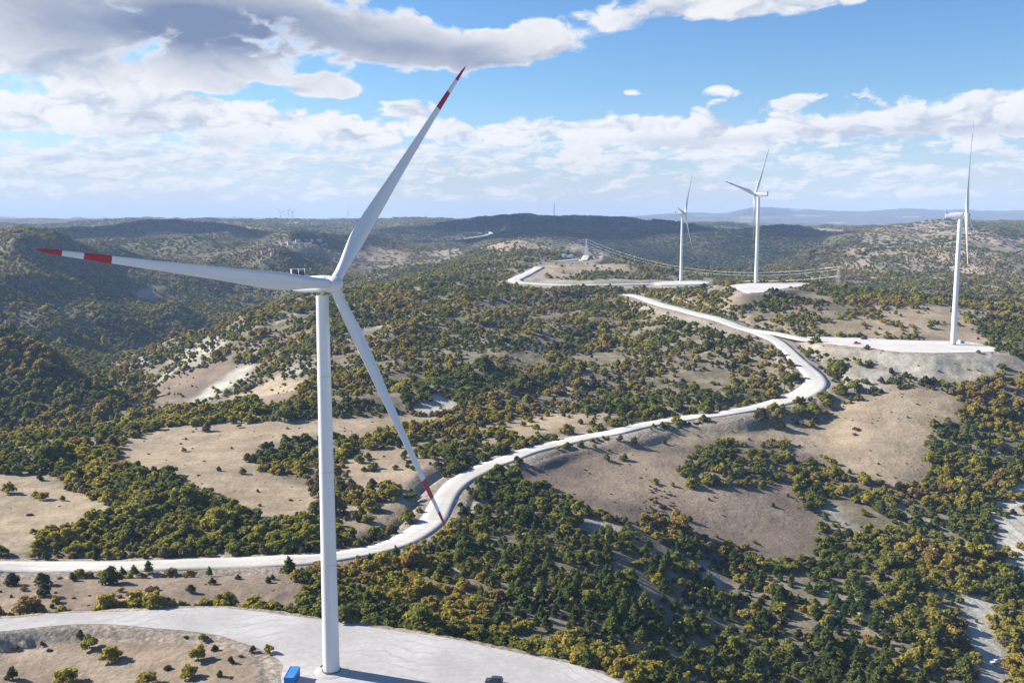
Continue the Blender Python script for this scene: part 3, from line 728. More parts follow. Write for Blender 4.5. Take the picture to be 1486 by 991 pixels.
def populate(P):
    x, y = P[:, 0], P[:, 1]; n = len(x)
    cl = fbm(x, y, 55, 3, 5); cl2 = fbm(x, y, 16, 2, 6)
    dens = np.full(n, 0.60) + 1.3 * cl + 0.8 * cl2
    pj = np.clip(0.33 + 1.1 * fbm(x, y, 110, 3, 8), .05, .9)       # juniper share
    pp = np.zeros(n); pl = np.full(n, 0.05)
    size = np.full(n, 2.15)
    w = 6 * fbm(x, y, 18, 2, 9)
    lf = (1 - sstep(x / y, -.2, 0.0)) * sstep(y, 800, 1300)
    dens = dens + .28 * lf; pj = pj * (1 - .5 * lf)
    def setz(name, d=None, j=None, p=None, l=None, s=None, grow=0.0):
        q = inz(name, x + w, y + w)
        if d is not None: dens[q] = d(q) if callable(d) else d
        if j is not None: pj[q] = j
        if p is not None: pp[q] = p
        if l is not None: pl[q] = l
        if s is not None: size[q] = s
    q = y < 620
    dens[q] = 0.8 + 0.9 * cl[q]
    setz('rightwood', lambda q: .84 + 1.1 * cl[q] + .5 * cl2[q], .12, .03, .03, 2.15)
    setz('copse', lambda q: 1.15 + .6 * cl[q], .20, 0, .02, 2.25)
    setz('padwood', lambda q: .82 + .9 * cl[q] + .6 * cl2[q], .10, .05, .04, 2.0)
    setz('pines', lambda q: .76 + .9 * cl[q] + .6 * cl2[q], .12, .60, .04, 1.95)
    setz('meadow_left', lambda q: .04 + .08 * (cl[q] > .25), .4, 0, .7, 1.5)
    setz('meadow_mid', lambda q: .05 + .05 * (cl[q] > .2), .35, 0, .8, 1.2)
    setz('meadow_bend', lambda q: .10 + .9 * (cl[q] > .06), .3, 0, .1, 2.3)
    setz('field', lambda q: .06 + .10 * (cl[q] > .2), .35, 0, .85, 1.2)
    setz('cluster', lambda q: .62 + .9 * cl2[q], .12, 0, .05, 2.2)
    setz('strip', lambda q: .12 + .5 * (cl[q] > .15), .3, 0, .5, 1.5)
    setz('bank', .0)
    setz('fill', .03, .5, 0, .6, 1.2)
    setz('behind4', lambda q: .18 + .5 * cl[q], .35, 0, .1, 1.9)
    setz('knoll', .05); setz('bright_ridge', .15); setz('scar_a', .04, .5, 0, .4, 1.5); setz('scar_b', .03, .5, 0, .4, 1.5); setz('scar_c', .05)
    setz('gully', .02, .3, 0, .5, 1.2); setz('gully_up', lambda q: .25 + .8 * cl[q]); setz('earthcut', 0.0); setz('meadow_dome', .03); setz('shoulder', .1)
    setz('eroded', lambda q: .30 + .5 * cl[q]); setz('scar_d', .05)
    setz('left_hill', lambda q: 1.05 + .4 * cl[q], .3, 0, .02, 2.5); setz('dome_face', 1.1, .35, 0, 0, 2.5)
    setz('far_verge', 0.0); setz('brush', .95, .3, 0, .9, 1.8)
    for g_ in 'abcde': setz('glade_' + g_, .06)
    setz('brown_east', .25); setz('pale_ridge', lambda q: .45 + .6 * cl[q])
    keep = (rng.uniform(0, 1, n) < dens) & keepout(x, y, 0.0)
    r = rng.uniform(0, 1, n)
    kind = np.where(r < pl, 3, np.where(r < pl + pp, 2, np.where(r < pl + pp + (1 - pp - pl) * pj, 1, 0)))
    s = size * np.exp(rng.normal(0, .36, n)) * np.array([1.0, .80, 1.0, .50])[kind]
    return P[keep], kind[keep], s[keep]

P1 = jitter_grid(215, 700, 3.5, .62); P2 = jitter_grid(700, 1250, 4.0, .60); P3 = jitter_grid(1250, 2300, 5.6, .58)
PP, KK, SS = populate(np.concatenate([P1, P2, P3]))
SS = SS * np.where(PP[:, 1] > 1250, 1.12, 1.0)

# hand-placed plants on the bank and the strip (photo column, row of the foot, width in photo pixels, kind, label)
HAND = [
 (116,924,15,1,'dark little juniper alone at the edge of the access road'),
 (130,941,30,0,'brownish golden oak beside a larger green one on the bare bank'),
 (161,958,36,0,'large green and gold oak on the bare bank with a long shadow'),
 (61,937,10,1,'tiny dark round juniper on the far left of the bare bank'),
 (21,941,15,3,'low dry shrub at the left end of the bare bank'),
 (72,943,12,3,'small reddish low shrub below the tiny round juniper'),
 (18,985,26,1,'dark wide juniper bush in the bottom left corner of the photo'),
 (96,992,40,0,'golden oak at the bottom edge of the photo beside the dirt track'),
 (213,993,32,0,'olive oak at the bottom edge of the photo past the dirt track'),
 (288,957,30,0,'thin olive oak near the middle of the bare bank'),
 (274,983,28,0,'round olive oak below the thin one on the bare bank'),
 (311,944,15,1,'small dark juniper right of the thin olive oak'),
 (335,962,15,1,'small dark juniper in the shadow of the thin olive oak'),
 (349,953,10,3,'low dark shrub below the access road bend'),
 (367,946,15,1,'dark pointed juniper at the top of the steep cut'),
 (390,947,18,0,'small olive oak at the top of the steep cut by the pad'),
 (319,981,13,1,'small dark juniper low on the bare bank near the blue container'),
 (335,983,9,3,'tiny low shrub low on the bare bank near the blue container'),
 (268,925,11,3,'flat dark low shrub just below the access road'),
 (246,971,20,3,'wide brown low shrub in the eroded hollow of the bank'),
 (16,849,30,1,'grey green juniper below the main road at the left edge'),
 (62,849,34,1,'wide grey green juniper below the main road near the left edge'),
 (65,864,28,1,'flat grey green juniper on the strip between the two roads'),
 (161,846,42,1,'broad dark juniper against the lower edge of the main road'),
 (178,836,18,2,'leftmost of the small dark pines along the main road'),
 (196,834,20,2,'second small dark pine along the main road from the left'),
 (216,832,24,2,'tallest of the small dark pines along the main road'),
 (248,838,24,0,'green oak just right of the small pines along the main road'),
 (303,836,18,2,'lone pointed pine poking up in front of the main road'),
 (244,878,20,1,'dark green juniper at the upper edge of the access road'),
 (276,860,22,1,'round green juniper midway between the two roads'),
 (220,857,24,3,'flat low shrub midway between the two roads'),
 (173,867,12,3,'left one of two reddish low shrubs between the roads'),
 (203,867,12,3,'right one of two reddish low shrubs between the roads'),
 (180,878,16,3,'low dark shrub at the upper edge of the access road'),
 (311,876,13,3,'red brown low shrub at the start of the gravel pad'),
 (52,722,16,0,'olive tree in the left meadow with a round crown'),
 (62,725,20,0,'wide olive tree in the left meadow casting a shadow'),
 (12,716,24,0,'spreading olive tree at the left edge of the meadow'),
 (58,697,14,1,'dark upright juniper in the left meadow'),
 (288,690,6,3,'single dark dot of a shrub in the middle meadow'),
 (318,683,10,1,'small dark juniper in the middle meadow'),
 (352,688,14,1,'dark juniper in the middle meadow left of the thicket'),
 (300,626,20,1,'dark round juniper at the upper rim of the middle meadow'),
 (985,622,9,0,'lone small tree on the tan field below the gravel road'),
 (963,644,10,1,'small dark juniper on the tan field under the gravel road'),
 (1243,624,14,3,'lone grey bush with a long shadow in the tan field'),
 (1000,756,14,1,'dark upright juniper alone low in the brown field'),
 (1122,735,10,1,'small juniper in the lower right of the brown field'),
 (1105,610,26,1,'dark green juniper at the left end of the roadside row'),
 (1130,606,22,0,'green oak in the roadside row above the tan field'),
 (1160,604,24,0,'tall oak in the roadside row above the tan field'),
 (1180,602,28,0,'golden oak at the right end of the roadside row'),
 (1220,573,24,0,'golden oak between road hairpin and tan field'),
 (1240,568,26,0,'tallest oak between road hairpin and tan field'),
 (1278,556,14,1,'small dark juniper at the top of the tan field'),
 (880,668,16,1,'dark juniper in the upper left of the brown field'),
 (905,668,16,0,'olive tree in the upper left of the brown field'),
 (900,640,14,1,'dark juniper just below the gravel road bend'),
 (920,645,16,1,'green juniper below the straight of the gravel road'),
]
M3 = np.array(PP)
zone_of = [
 ('strip', 'on the strip between the two roads'), ('cluster', 'in the clump inside the brown field'),
 ('pines', 'in the dark ravine right of the pad'), ('padwood', 'in the thicket behind the gravel pad'),
 ('copse', 'in the thicket left of the tower above the road'), ('rightwood', 'in the golden wood at the right edge'),
 ('meadow_bend', 'inside the bend of the main road'), ('meadow_mid', 'on the middle meadow'), ('meadow_left', 'on the left meadow'),
 ('field', 'on the bare brown field'), ('gully', 'beside the pale gully'), ('gully_up', 'on the pale slope at the right edge'), ('behind4', 'above the right turbine pad'), ('fill', 'on the slope under the right turbine pad')]
KN = ['oak_tree', 'juniper_shrub', 'pine_tree', 'low_shrub']
CAT = {'oak_tree': 'tree', 'juniper_shrub': 'shrub', 'pine_tree': 'tree', 'low_shrub': 'shrub', 'poplar_tree': 'tree'}
DESC = ['olive and golden autumn oak', 'dark green rounded juniper', 'dark green pine', 'low dry brownish shrub']
PLUR = ['autumn oaks', 'junipers', 'pines', 'low shrubs']

def plant(kind, x, y, s, label, group, parts, shrink=0.0):
    k = KN[kind]; z = H1(x, y) - 0.06
    i = int(rng.integers(NP)); rz = float(rng.uniform(0, 6.28))
    sz = s * float(rng.uniform(.72, .98))
    if parts and k in TRUNK:
        e = empty(k, (x, y, z), rz)
        link('crown', PROTO[k][i], e, sc=(s, s, sz)); link('trunk', TRUNK[k], e, sc=(s, s, sz)); o = e
    else:
        o = link(k, PROTO[k][i], None, (x, y, z), rz, (s, s, sz))
    return tag(o, label, CAT[k], group)

hand_xy = []
counts = [0, 0, 0, 0]
for (u, v, w, kd, lab) in HAND:
    # foot of the plant: intersect with the finished terrain
    r = ray(u, v); ds = np.exp(np.linspace(math.log(205), math.log(1200), 3000))
    hz = H(r[0] / r[1] * ds, ds); zz = HC + r[2] / r[1] * ds
    d = float(ds[np.argmax(zz <= hz)]); x = r[0] / r[1] * d
    s = w / 2 * d / F * 1.02
    if kd == 2: s *= .85
    plant(kd, x, d, s, lab, None, True); counts[kd] += 1
    hand_xy.append((x, d, s))
HX = np.array(hand_xy)

px, py = PP[:, 0], PP[:, 1]
pz = H(px, py)
dist_hand = np.min(np.hypot(px[:, None] - HX[None, :, 0], py[:, None] - HX[None, :, 1]) - HX[None, :, 2], axis=1)
ok = dist_hand > SS * .9
hgt = SS * np.array([1.5, 1.4, 2.9, .7])[KK]
vis = pz + hgt - losz(px, py)
ok &= vis > -18
PP, KK, SS, pz, vis, hgt = PP[ok], KK[ok], SS[ok], pz[ok], vis[ok], hgt[ok]
px, py = PP[:, 0], PP[:, 1]
uu, vv = project(px, py, pz + hgt * .6)
show = (uu > -4) & (uu < 1490) & (vv < 1000) & (vis > hgt * .5)
pxs = SS / py
indiv = np.zeros(len(px), bool)
for k in range(4):
    q = np.where((KK == k) & show)[0]
    q = q[np.argsort(-pxs[q])][:298 - counts[k]]
    indiv[q] = True
ZM = {n: inz(n, px, py) for n, _ in zone_of}
for i in np.where(indiv)[0]:
    z = next((txt for n, txt in zone_of if ZM[n][i]), None)
    if z is None: z = 'on the scrubby slope beyond the gravel road' if py[i] > 520 else 'along the open ground beside the road'
    k = int(KK[i])
    lab = f'{DESC[k]} {z}'
    plant(k, float(px[i]), float(py[i]), float(SS[i]), lab, f'{PLUR[k]} {z}', SS[i] / py[i] * F > 12 and k != 3)

# the rest as ground-covering stuff: one object per kind, instanced on points
def scatter(name, protos, X, Y, Zz, sc, label, cat, stretch=(.68, .98)):
    n = len(X)
    me = bpy.data.meshes.new(name); me.vertices.add(n)
    me.vertices.foreach_set('co', np.column_stack([X, Y, Zz]).astype(np.float32).ravel())
    a = me.attributes.new('psc', 'FLOAT_VECTOR', 'POINT')
    a.data.foreach_set('vector', np.column_stack([sc, sc * rng.uniform(.85, 1.15, n), sc * rng.uniform(*stretch, n)]).astype(np.float32).ravel())
    a = me.attributes.new('prot', 'FLOAT_VECTOR', 'POINT')
    a.data.foreach_set('vector', np.column_stack([np.zeros(n), np.zeros(n), rng.uniform(0, 6.28, n)]).astype(np.float32).ravel())
    a = me.attributes.new('pidx', 'INT', 'POINT'); a.data.foreach_set('value', rng.integers(0, len(protos), n).astype(np.int32))
    o = link(name, me)
    col = bpy.data.collections.new(name + '_kinds')
    for i, p in enumerate(protos):
        col.objects.link(bpy.data.objects.new(f'{p.name}', p))
    g = bpy.data.node_groups.new(name + '_scatter', 'GeometryNodeTree')
    g.interface.new_socket('Geometry', in_out='INPUT', socket_type='NodeSocketGeometry')
    g.interface.new_socket('Geometry', in_out='OUTPUT', socket_type='NodeSocketGeometry')
    gi, go = g.nodes.new('NodeGroupInput'), g.nodes.new('NodeGroupOutput')
    mp = g.nodes.new('GeometryNodeMeshToPoints'); ip = g.nodes.new('GeometryNodeInstanceOnPoints')
    ci = g.nodes.new('GeometryNodeCollectionInfo'); ci.inputs[0].default_value = col
    ci.inputs['Separate Children'].default_value = True; ci.inputs['Reset Children'].default_value = True
    ip.inputs['Pick Instance'].default_value = True
    def na(nm, ty):
        q = g.nodes.new('GeometryNodeInputNamedAttribute'); q.data_type = ty; q.inputs[0].default_value = nm; return q.outputs[0]
    L = g.links.new
    L(gi.outputs[0], mp.inputs['Mesh']); L(mp.outputs[0], ip.inputs['Points']); L(ci.outputs[0], ip.inputs['Instance'])
    L(na('pidx', 'INT'), ip.inputs['Instance Index']); L(na('prot', 'FLOAT_VECTOR'), ip.inputs['Rotation']); L(na('psc', 'FLOAT_VECTOR'), ip.inputs['Scale'])
    L(ip.outputs[0], go.inputs[0])
    md = o.modifiers.new('scatter', 'NODES'); md.node_group = g
    return tag(o, label, cat, None, 'stuff')
STUFF = [('oak_scrub', 'oak_tree', 'olive and golden oak scrub covering the slopes beyond the nearest trees', 'scrub'),
         ('juniper_scrub', 'juniper_shrub', 'dark juniper scrub dotted over the pale middle slopes', 'scrub'),
         ('pine_wood', 'pine_tree', 'dark pines filling the far side of the ravine at lower right', 'pine wood'),
         ('low_scrub', 'low_shrub', 'small dry brush scattered between the larger bushes', 'brush')]
for k, (nm, key, lab, cat) in enumerate(STUFF):
    q = (KK == k) & ~indiv
    if q.sum(): scatter(nm, MIDS[key], px[q], py[q], pz[q] - .1, SS[q], lab, cat)
# village house sites
r2 = np.random.default_rng(21)
spots = [(368,357),(372,360),(380,357),(377,353),(387,355),(384,361),(392,358),(398,356),(403,359),(410,356),(416,360),(421,355),(428,358),(434,361),(438,356),(444,359),(449,354),(455,359),(461,362),(466,357),(396,351),(408,350),(420,349),(431,351),(443,350),(452,349),(463,351),(472,355),(390,366),(385,368),(396,369),(402,372)]
HOUSE = np.array([unproj2(u + r2.uniform(-2, 2), v + 1 + r2.uniform(-1, 1), 1900) for u, v in spots])
# distant woods
P4 = np.concatenate([jitter_grid(2300, 3600, 9.5, .57), jitter_grid(3600, 6200, 17, .56)])
x, y = P4[:, 0], P4[:, 1]
dn = .66 + .9 * fbm(x, y, 260, 4, 61)
dn[inz('shade_tinted_mount', x, y)] = .95
for n in ('bright_ridge', 'brown_east', 'meadow_dome'): dn[inz(n, x, y)] = .12
q = inz('pale_ridge', x, y); dn[q] = .36 + .8 * fbm(x[q], y[q], 260, 4, 61)
dn = np.where(fbm(x, y, 900, 4, 91) > .31, dn * .25, dn)
q = (rng.uniform(0, 1, len(x)) < dn) & keepout(x, y, 4)
q &= np.min(np.hypot(x[:, None] - HOUSE[None, :, 0], (y[:, None] - HOUSE[None, :, 1]) * np.where(y[:, None] < HOUSE[None, :, 1], .35, 1)), axis=1) > 13
x, y = x[q], y[q]; z = H(x, y)
q = z + 8 - losz(x, y) > -25
x, y, z = x[q], y[q], z[q]
sc = np.where(y < 3600, 5.2, 9.5) * np.exp(rng.normal(0, .22, len(x)))
dm = inz('shade_tinted_mount', x, y)
scatter('shade_tinted_wood', MIDS['dark'], x[dm], y[dm], z[dm] - .3, sc[dm], 'dark woodland with cloud shade in its colour covering the central mountain below the radio mast', 'wood', (.75, 1.15))
x, y, z, sc = x[~dm], y[~dm], z[~dm], sc[~dm]
scatter('distant_wood', MIDS['far'], x, y, z - .3, sc, 'hazy distant woodland on the hills below the skyline', 'wood', (.75, 1.15))

# yellow poplars in the left valley
for i, (u, v, h) in enumerate([(183,545,20),(150,505,16),(166,560,24),(140,565,22),(187,556,15),(205,545,12),(176,575,14)]):
    w = unproj(u, v + 2); zz = H1(*w); hh = h * w[1] / F * 1.1; s = hh / 4.8
    e = empty('poplar_tree', (w[0], w[1], zz - .2), i * 1.3)
    link('crown', PROTO['poplar_tree'][i % NP], e, sc=(s * 1.5, s * 1.5, s)); link('trunk', TRUNK['poplar_tree'], e, sc=(s, s, s))
    tag(e, 'bright yellow poplar standing in the bottom of the left valley', 'tree', 'yellow poplars in the valley')

# ------------------------------------------------------------------ wind turbines
def paint(name, col, rough=.4):
    m, t, b = mat(name)
    pos = t.n.new('ShaderNodeTexCoord').outputs['Object']
    st = t.noise(t.vm('MULTIPLY', pos, (1.2, 1.2, .06)), 1.0, 5)
    c = t.mix(t.step(st, .35, .75), col, tuple(x * .90 for x in col))
    t.put(b.inputs['Base Color'], c); b.inputs['Roughness'].default_value = rough; b.inputs['Specular IOR Level'].default_value = .4
    return m
M_WHITE = paint('turbine_white', (.62, .63, .645))
M_TOWER = paint('tower_white', (.66, .67, .68))
t = NT(M_TOWER.node_tree); b = t.n['Principled BSDF']; zz_ = t.xyz(t.n.new('ShaderNodeTexCoord').outputs['Object'])[2]
seam = None
for zc in (28.35, 52.2, 76.05):
    q = t.step(t.m('ABSOLUTE', t.sub(zz_, zc)), .10, .28, 1.0, 0.0); seam = q if seam is None else t.add(seam, q)
old = b.inputs['Base Color'].links[0].from_socket
pos = t.n.new('ShaderNodeTexCoord').outputs['Object']
gr = t.mul(t.step(t.noise(t.vm('MULTIPLY', pos, (1.6, 1.6, .03)), 1.0, 5, .6), .52, .75), t.step(zz_, 98, 55, .32, .04))
c_ = t.mix(t.mul(seam, .26), t.mix(gr, old, (.36, .34, .31)), (.30, .30, .31))
t.put(b.inputs['Base Color'], c_)
M_RED = paint('signal_red', (.36, .015, .02))
M_DARK = simple('dark_steel', (.06, .06, .07), .5)
M_CONC = simple('concrete', (.40, .39, .37), .9, .1)

def lathe(name, prof, m, seg=40, mats=None):
    bm = bmesh.new(); rings = []
    for r, z in prof:
        rings.append([bm.verts.new((r * math.cos(2 * math.pi * i / seg), r * math.sin(2 * math.pi * i / seg), z)) for i in range(seg)])
    for a, c in zip(rings, rings[1:]):
        for i in range(seg): bm.faces.new((a[i], a[(i + 1) % seg], c[(i + 1) % seg], c[i]))
    bm.faces.new(rings[0][::-1]); bm.faces.new(rings[-1])
    me = bpy.data.meshes.new(name); bm.to_mesh(me); bm.free(); me.materials.append(m)
    me.shade_smooth(); me.set_sharp_from_angle(angle=math.radians(35))
    return me
def box_bm(bm, c, s, bev=0.0, mi=0, rot=None):
    r = bmesh.ops.create_cube(bm, size=1.0)
    vs = r['verts']
    mtx = Matrix.Translation(c) @ (rot if rot is not None else Matrix.Identity(4)) @ Matrix.Diagonal((*s, 1))
    bmesh.ops.transform(bm, matrix=mtx, verts=vs)
    es = list({e for v in vs for e in v.link_edges}); fs = list({f for v in vs for f in v.link_faces})
    for f in fs: f.material_index = mi
    if bev: bmesh.ops.bevel(bm, geom=es, offset=bev, segments=3, profile=.6, affect='EDGES')
def to_mesh(name, bm, *ms, smooth=False):
    bmesh.ops.recalc_face_normals(bm, faces=bm.faces)
    me = bpy.data.meshes.new(name); bm.to_mesh(me); bm.free()
    for m in ms: me.materials.append(m)
    if smooth: me.shade_smooth(); me.set_sharp_from_angle(angle=math.radians(40))
    return me

HH = 98.0
tp = []
for i in range(25):
    z = .35 + (HH - 2.6) * i / 24; r = 2.12 - (2.12 - 1.52) * i / 24
    tp.append((r, z))
    if i in (7, 13, 19): tp += [(r + .05, z + .02), (r + .05, z + .16), (r - .003, z + .18)]
TOWER = lathe('tower', tp, M_TOWER)
BASE = lathe('foundation', [(4.3, -.8), (4.3, .04), (4.1, .10), (2.45, .14), (2.45, .34), (2.2, .36), (2.2, .37)], M_CONC)
FLANGE = lathe('flange', [(2.42, .36), (2.42, .46), (2.2, .5)], M_DARK)
bm = bmesh.new(); box_bm(bm, (0, -2.15, 2.6), (.95, .16, 2.2), .04); DOOR = to_mesh('door', bm, M_DARK)
bm = bmesh.new()
for i in range(6): box_bm(bm, (0, -2.35 - .28 * i, 1.3 - .22 * i), (1.0, .28, .06))
STEPS = to_mesh('steps', bm, M_DARK)
# nacelle: x = towards the hub
bm = bmesh.new()
secs = [(-10.4, 1.55, 1.6, .15), (-10.2, 1.75, 1.8, .15), (-6, 1.95, 2.0, 0), (0, 2.0, 2.05, 0), (1.8, 1.9, 1.95, 0), (2.7, 1.6, 1.6, 0)]
rings = []
for xx, hw, hh, dz in secs:
    ring = []
    for i in range(24):
        a = 2 * math.pi * i / 24; ca, sa = math.cos(a), math.sin(a)
        ring.append(bm.verts.new((xx, hw * math.copysign(abs(ca) ** .45, ca), dz + hh * math.copysign(abs(sa) ** .45, sa))))
    rings.append(ring)
for a, c in zip(rings, rings[1:]):
    for i in range(24): bm.faces.new((a[i], a[(i + 1) % 24], c[(i + 1) % 24], c[i]))
bm.faces.new(rings[0]); bm.faces.new(rings[-1])
NAC = to_mesh('nacelle', bm, M_WHITE, smooth=True)
bm = bmesh.new()
box_bm(bm, (-9.9, 0, 2.9), (.5, 3.9, 2.3), .08); box_bm(bm, (-9.6, 0, 2.9), (.1, 3.5, 1.9), 0, 1)
COOL = to_mesh('cooler', bm, M_WHITE, M_DARK)
bm = bmesh.new()
for y_ in (-.9, .9): box_bm(bm, (-8.2, y_, 2.8), (.12, .12, 1.9))
box_bm(bm, (-8.2, 0, 3.55), (.10, 1.9, .10)); box_bm(bm, (-8.2, .9, 3.9), (.25, .06, .25)); box_bm(bm, (-8.2, -.9, 3.9), (.25, .06, .2))
MASTM = to_mesh('anemometer_frame', bm, M_WHITE)
# hub (x = axis)
prof = [(1.5, -1.9), (1.95, -1.4), (2.05, 0), (1.95, .9), (1.6, 1.8), (.95, 2.45), (.25, 2.75), (.02, 2.78)]
HUBM = lathe('hub', prof, M_WHITE, 32)
HUBM.transform(Matrix.Rotation(math.pi / 2, 4, 'Y'))
# blade: z = span, y = leading edge, x = upwind
LB = 70.0
def blade_mesh():
    st = [(.018, 2.5, 1.0, 0), (.05, 2.5, 1.0, 0), (.09, 2.75, .82, 14), (.13, 3.3, .58, 13), (.18, 3.9, .42, 11.5), (.22, 4.05, .35, 10), (.28, 3.8, .30, 8), (.36, 3.35, .27, 6), (.46, 2.8, .24, 4.2), (.56, 2.35, .22, 3), (.66, 1.95, .21, 2), (.74, 1.66, .2, 1.4), (.79, 1.5, .2, 1), (.83, 1.37, .19, .8), (.87, 1.24, .19, .5), (.93, 1.0, .18, 0), (.965, .78, .18, -.5), (.985, .52, .18, -1), (.997, .25, .18, -1), (1.0, .06, .18, -1)]
    bm = bmesh.new(); rings = []; N = 28
    for s, c, th, tw in st:
        ring = []; circ = max(0, min(1, (th - .3) / .7))
        for i in range(N):
            a = 2 * math.pi * i / N
            xc = .5 * (1 + math.cos(a))                       # 1 = trailing, 0 = leading
            yt = 5 * th * (.2969 * math.sqrt(xc) - .126 * xc - .3516 * xc ** 2 + .2843 * xc ** 3 - .1036 * xc ** 4) * c
            ya = (.32 - xc) * c; xa = math.copysign(yt, math.sin(a)) if abs(math.sin(a)) > 1e-6 else 0
            yc = -.5 * c * math.cos(a); xcir = .5 * c * math.sin(a)
            Y = ya * (1 - circ) + yc * circ; X = xa * (1 - circ) + xcir * circ
            q = math.radians(tw + 3); X, Y = X * math.cos(q) + Y * math.sin(q), -X * math.sin(q) + Y * math.cos(q)
            ring.append(bm.verts.new((X + 2.2 * s * s, Y, s * LB)))
        rings.append((s, ring))
    for (s0, a), (s1, c) in zip(rings, rings[1:]):
        mid = (s0 + s1) / 2
        for i in range(N):
            f = bm.faces.new((a[i], a[(i + 1) % N], c[(i + 1) % N], c[i]))
            f.material_index = 1 if (mid > .93 or .79 < mid < .87) else 0
    bm.faces.new(rings[0][1]); bm.faces.new(rings[-1][1])
    return to_mesh('blade', bm, M_WHITE, M_RED, smooth=True)
BLADE = blade_mesh()
RB = lathe('blade_root_collar', [(1.42, 1.2), (1.42, 2.0), (1.3, 2.05)], M_WHITE, 28)

def turbine(base, yaw, th0, tilt, cone, label, full=True, group=None, hh=HH + .6):
    e = empty('wind_turbine', base); tag(e, label, 'wind turbine', group)
    ksc = hh / (HH + .6)
    link('tower', TOWER, e, sc=(1, 1, ksc)); link('foundation', BASE, e)
    if full:
        dr = -2.2
        link('flange', FLANGE, e); d_ = link('door', DOOR, e, rz=dr); link('steps', STEPS, d_)
    n = link('nacelle', NAC, e, (0, 0, hh)); n.rotation_euler = (0, -tilt, yaw)
    link('cooler', COOL, n); link('anemometer_frame', MASTM, n)
    Ax = Vector((math.cos(yaw) * math.cos(tilt), math.sin(yaw) * math.cos(tilt), math.sin(tilt)))
    hz = Vector((-math.sin(yaw), math.cos(yaw), 0)); up = Ax.cross(hz).normalized()
    if up.z < 0: up = -up
    hc = Vector((0, 0, hh)) + 4.5 * Vector((math.cos(yaw), math.sin(yaw), 0))
    h = link('hub', HUBM, e, hc); h.rotation_euler = (0, -tilt, yaw)
    for k in range(3):
        a = th0 + k * 2 * math.pi / 3
        R = (hz * math.cos(a) + up * math.sin(a) + Ax * cone).normalized()
        X = (Ax - R * Ax.dot(R)).normalized(); Y = R.cross(X)
        b_ = link('blade', BLADE, e)
        b_.matrix_local = Matrix.Translation(hc) @ Matrix((X, Y, R)).transposed().to_4x4()
    return e
rd = math.radians
B = at_z(481, 973, 0.02)
turbine((B[0], B[1], 0.02), rd(316.7), rd(52.2), .072, .05, 'huge white wind turbine with red banded blades standing on the gravel pad in the foreground')
def turb_at(u, d, z, yaw, th, tilt, cone, label):
    turbine(((u - 743) / F * d * 1.0, d, z), yaw, th, tilt, cone, label, True, None)
turbine((342.66, 733, 20.03), rd(329.8), rd(100.5), .052, .05, 'white wind turbine seen nearly edge on at the far right of the photo', hh=99.5)
turbine((274.75, 1071, 46.83), rd(143.9), rd(9.7), .068, .06, 'white wind turbine with one blade pointing left on the hilltop pad, second from the right')
turbine((249.38, 1405, 29.23), rd(337.5), rd(53.7), .07, .03, 'smallest of the white turbines along the ridge, left of the hilltop pad')
for i, (u, hv, lab, th) in enumerate([(407,309,'faint tiny turbine on the skyline, leftmost of four',20),(418,309.5,'faint tiny turbine on the skyline, second from left in a close pair',75),(424.5,308.5,'faint tiny turbine on the skyline, right one of a close pair',40),(504.5,308.5,'faint tiny turbine on the skyline standing apart beside the raised blade',95)]):
    P = at_depth(u, hv, 7600); g_ = H1(P[0], P[1])
    hh_ = min(110, max(60, P[2] - g_))
    turbine((P[0], P[1], P[2] - hh_), rd(300 + 17 * i), rd(th), .07, .03, lab, False, None, hh_)

# ------------------------------------------------------------------ container, vehicles, kiosk
M_BLUE = simple('container_blue', (.03, .19, .48), .5, .4)
M_BLUED = simple('container_blue_dark', (.03, .18, .50), .5, .4)
bm = bmesh.new()
L_, W_, H_ = 6.06, 2.44, 2.6
box_bm(bm, (0, 0, 1.35), (W_ - .12, L_ - .12, H_ - .25))
for sx in (-1, 1):
    for i in range(28): box_bm(bm, (sx * (W_ / 2 - .05), -L_ / 2 + .25 + i * (L_ - .5) / 27, 1.35), (.06, .10, H_ - .4))
    for sy in (-1, 1): box_bm(bm, (sx * (W_ / 2 - .07), sy * (L_ / 2 - .07), 1.32), (.15, .15, H_))
    for zz in (.12, H_ - .06): box_bm(bm, (sx * (W_ / 2 - .06), 0, zz), (.13, L_ - .3, .13))
for sy in (-1, 1):
    for zz in (.12, H_ - .06): box_bm(bm, (0, sy * (L_ / 2 - .06), zz), (W_ - .3, .13, .13))
for i in range(12): box_bm(bm, (0, -L_ / 2 + .4 + i * (L_ - .8) / 11, H_ - .11), (W_ - .3, .22, .05))
P = at_z(419.5, 983, 2.6)
cont = empty('shipping_container', (P[0], P[1] + 3.05, .03), rd(-2)); tag(cont, 'bright blue steel container standing on the gravel pad left of the tower', 'container')
link('body', to_mesh('container_body', bm, M_BLUE), cont)
for sx in (-1, 1):
    bm = bmesh.new(); box_bm(bm, (sx * .56, -L_ / 2 - .01, 1.34), (1.06, .07, H_ - .42), .015)
    d_ = link('door', to_mesh('container_door', bm, M_BLUED), cont)
    bm = bmesh.new()
    for q in (-.25, .25): box_bm(bm, (sx * .56 + q, -L_ / 2 - .075, 1.34), (.04, .05, H_ - .5))
    link('locking_bar', to_mesh('locking_bar', bm, M_DARK), d_)

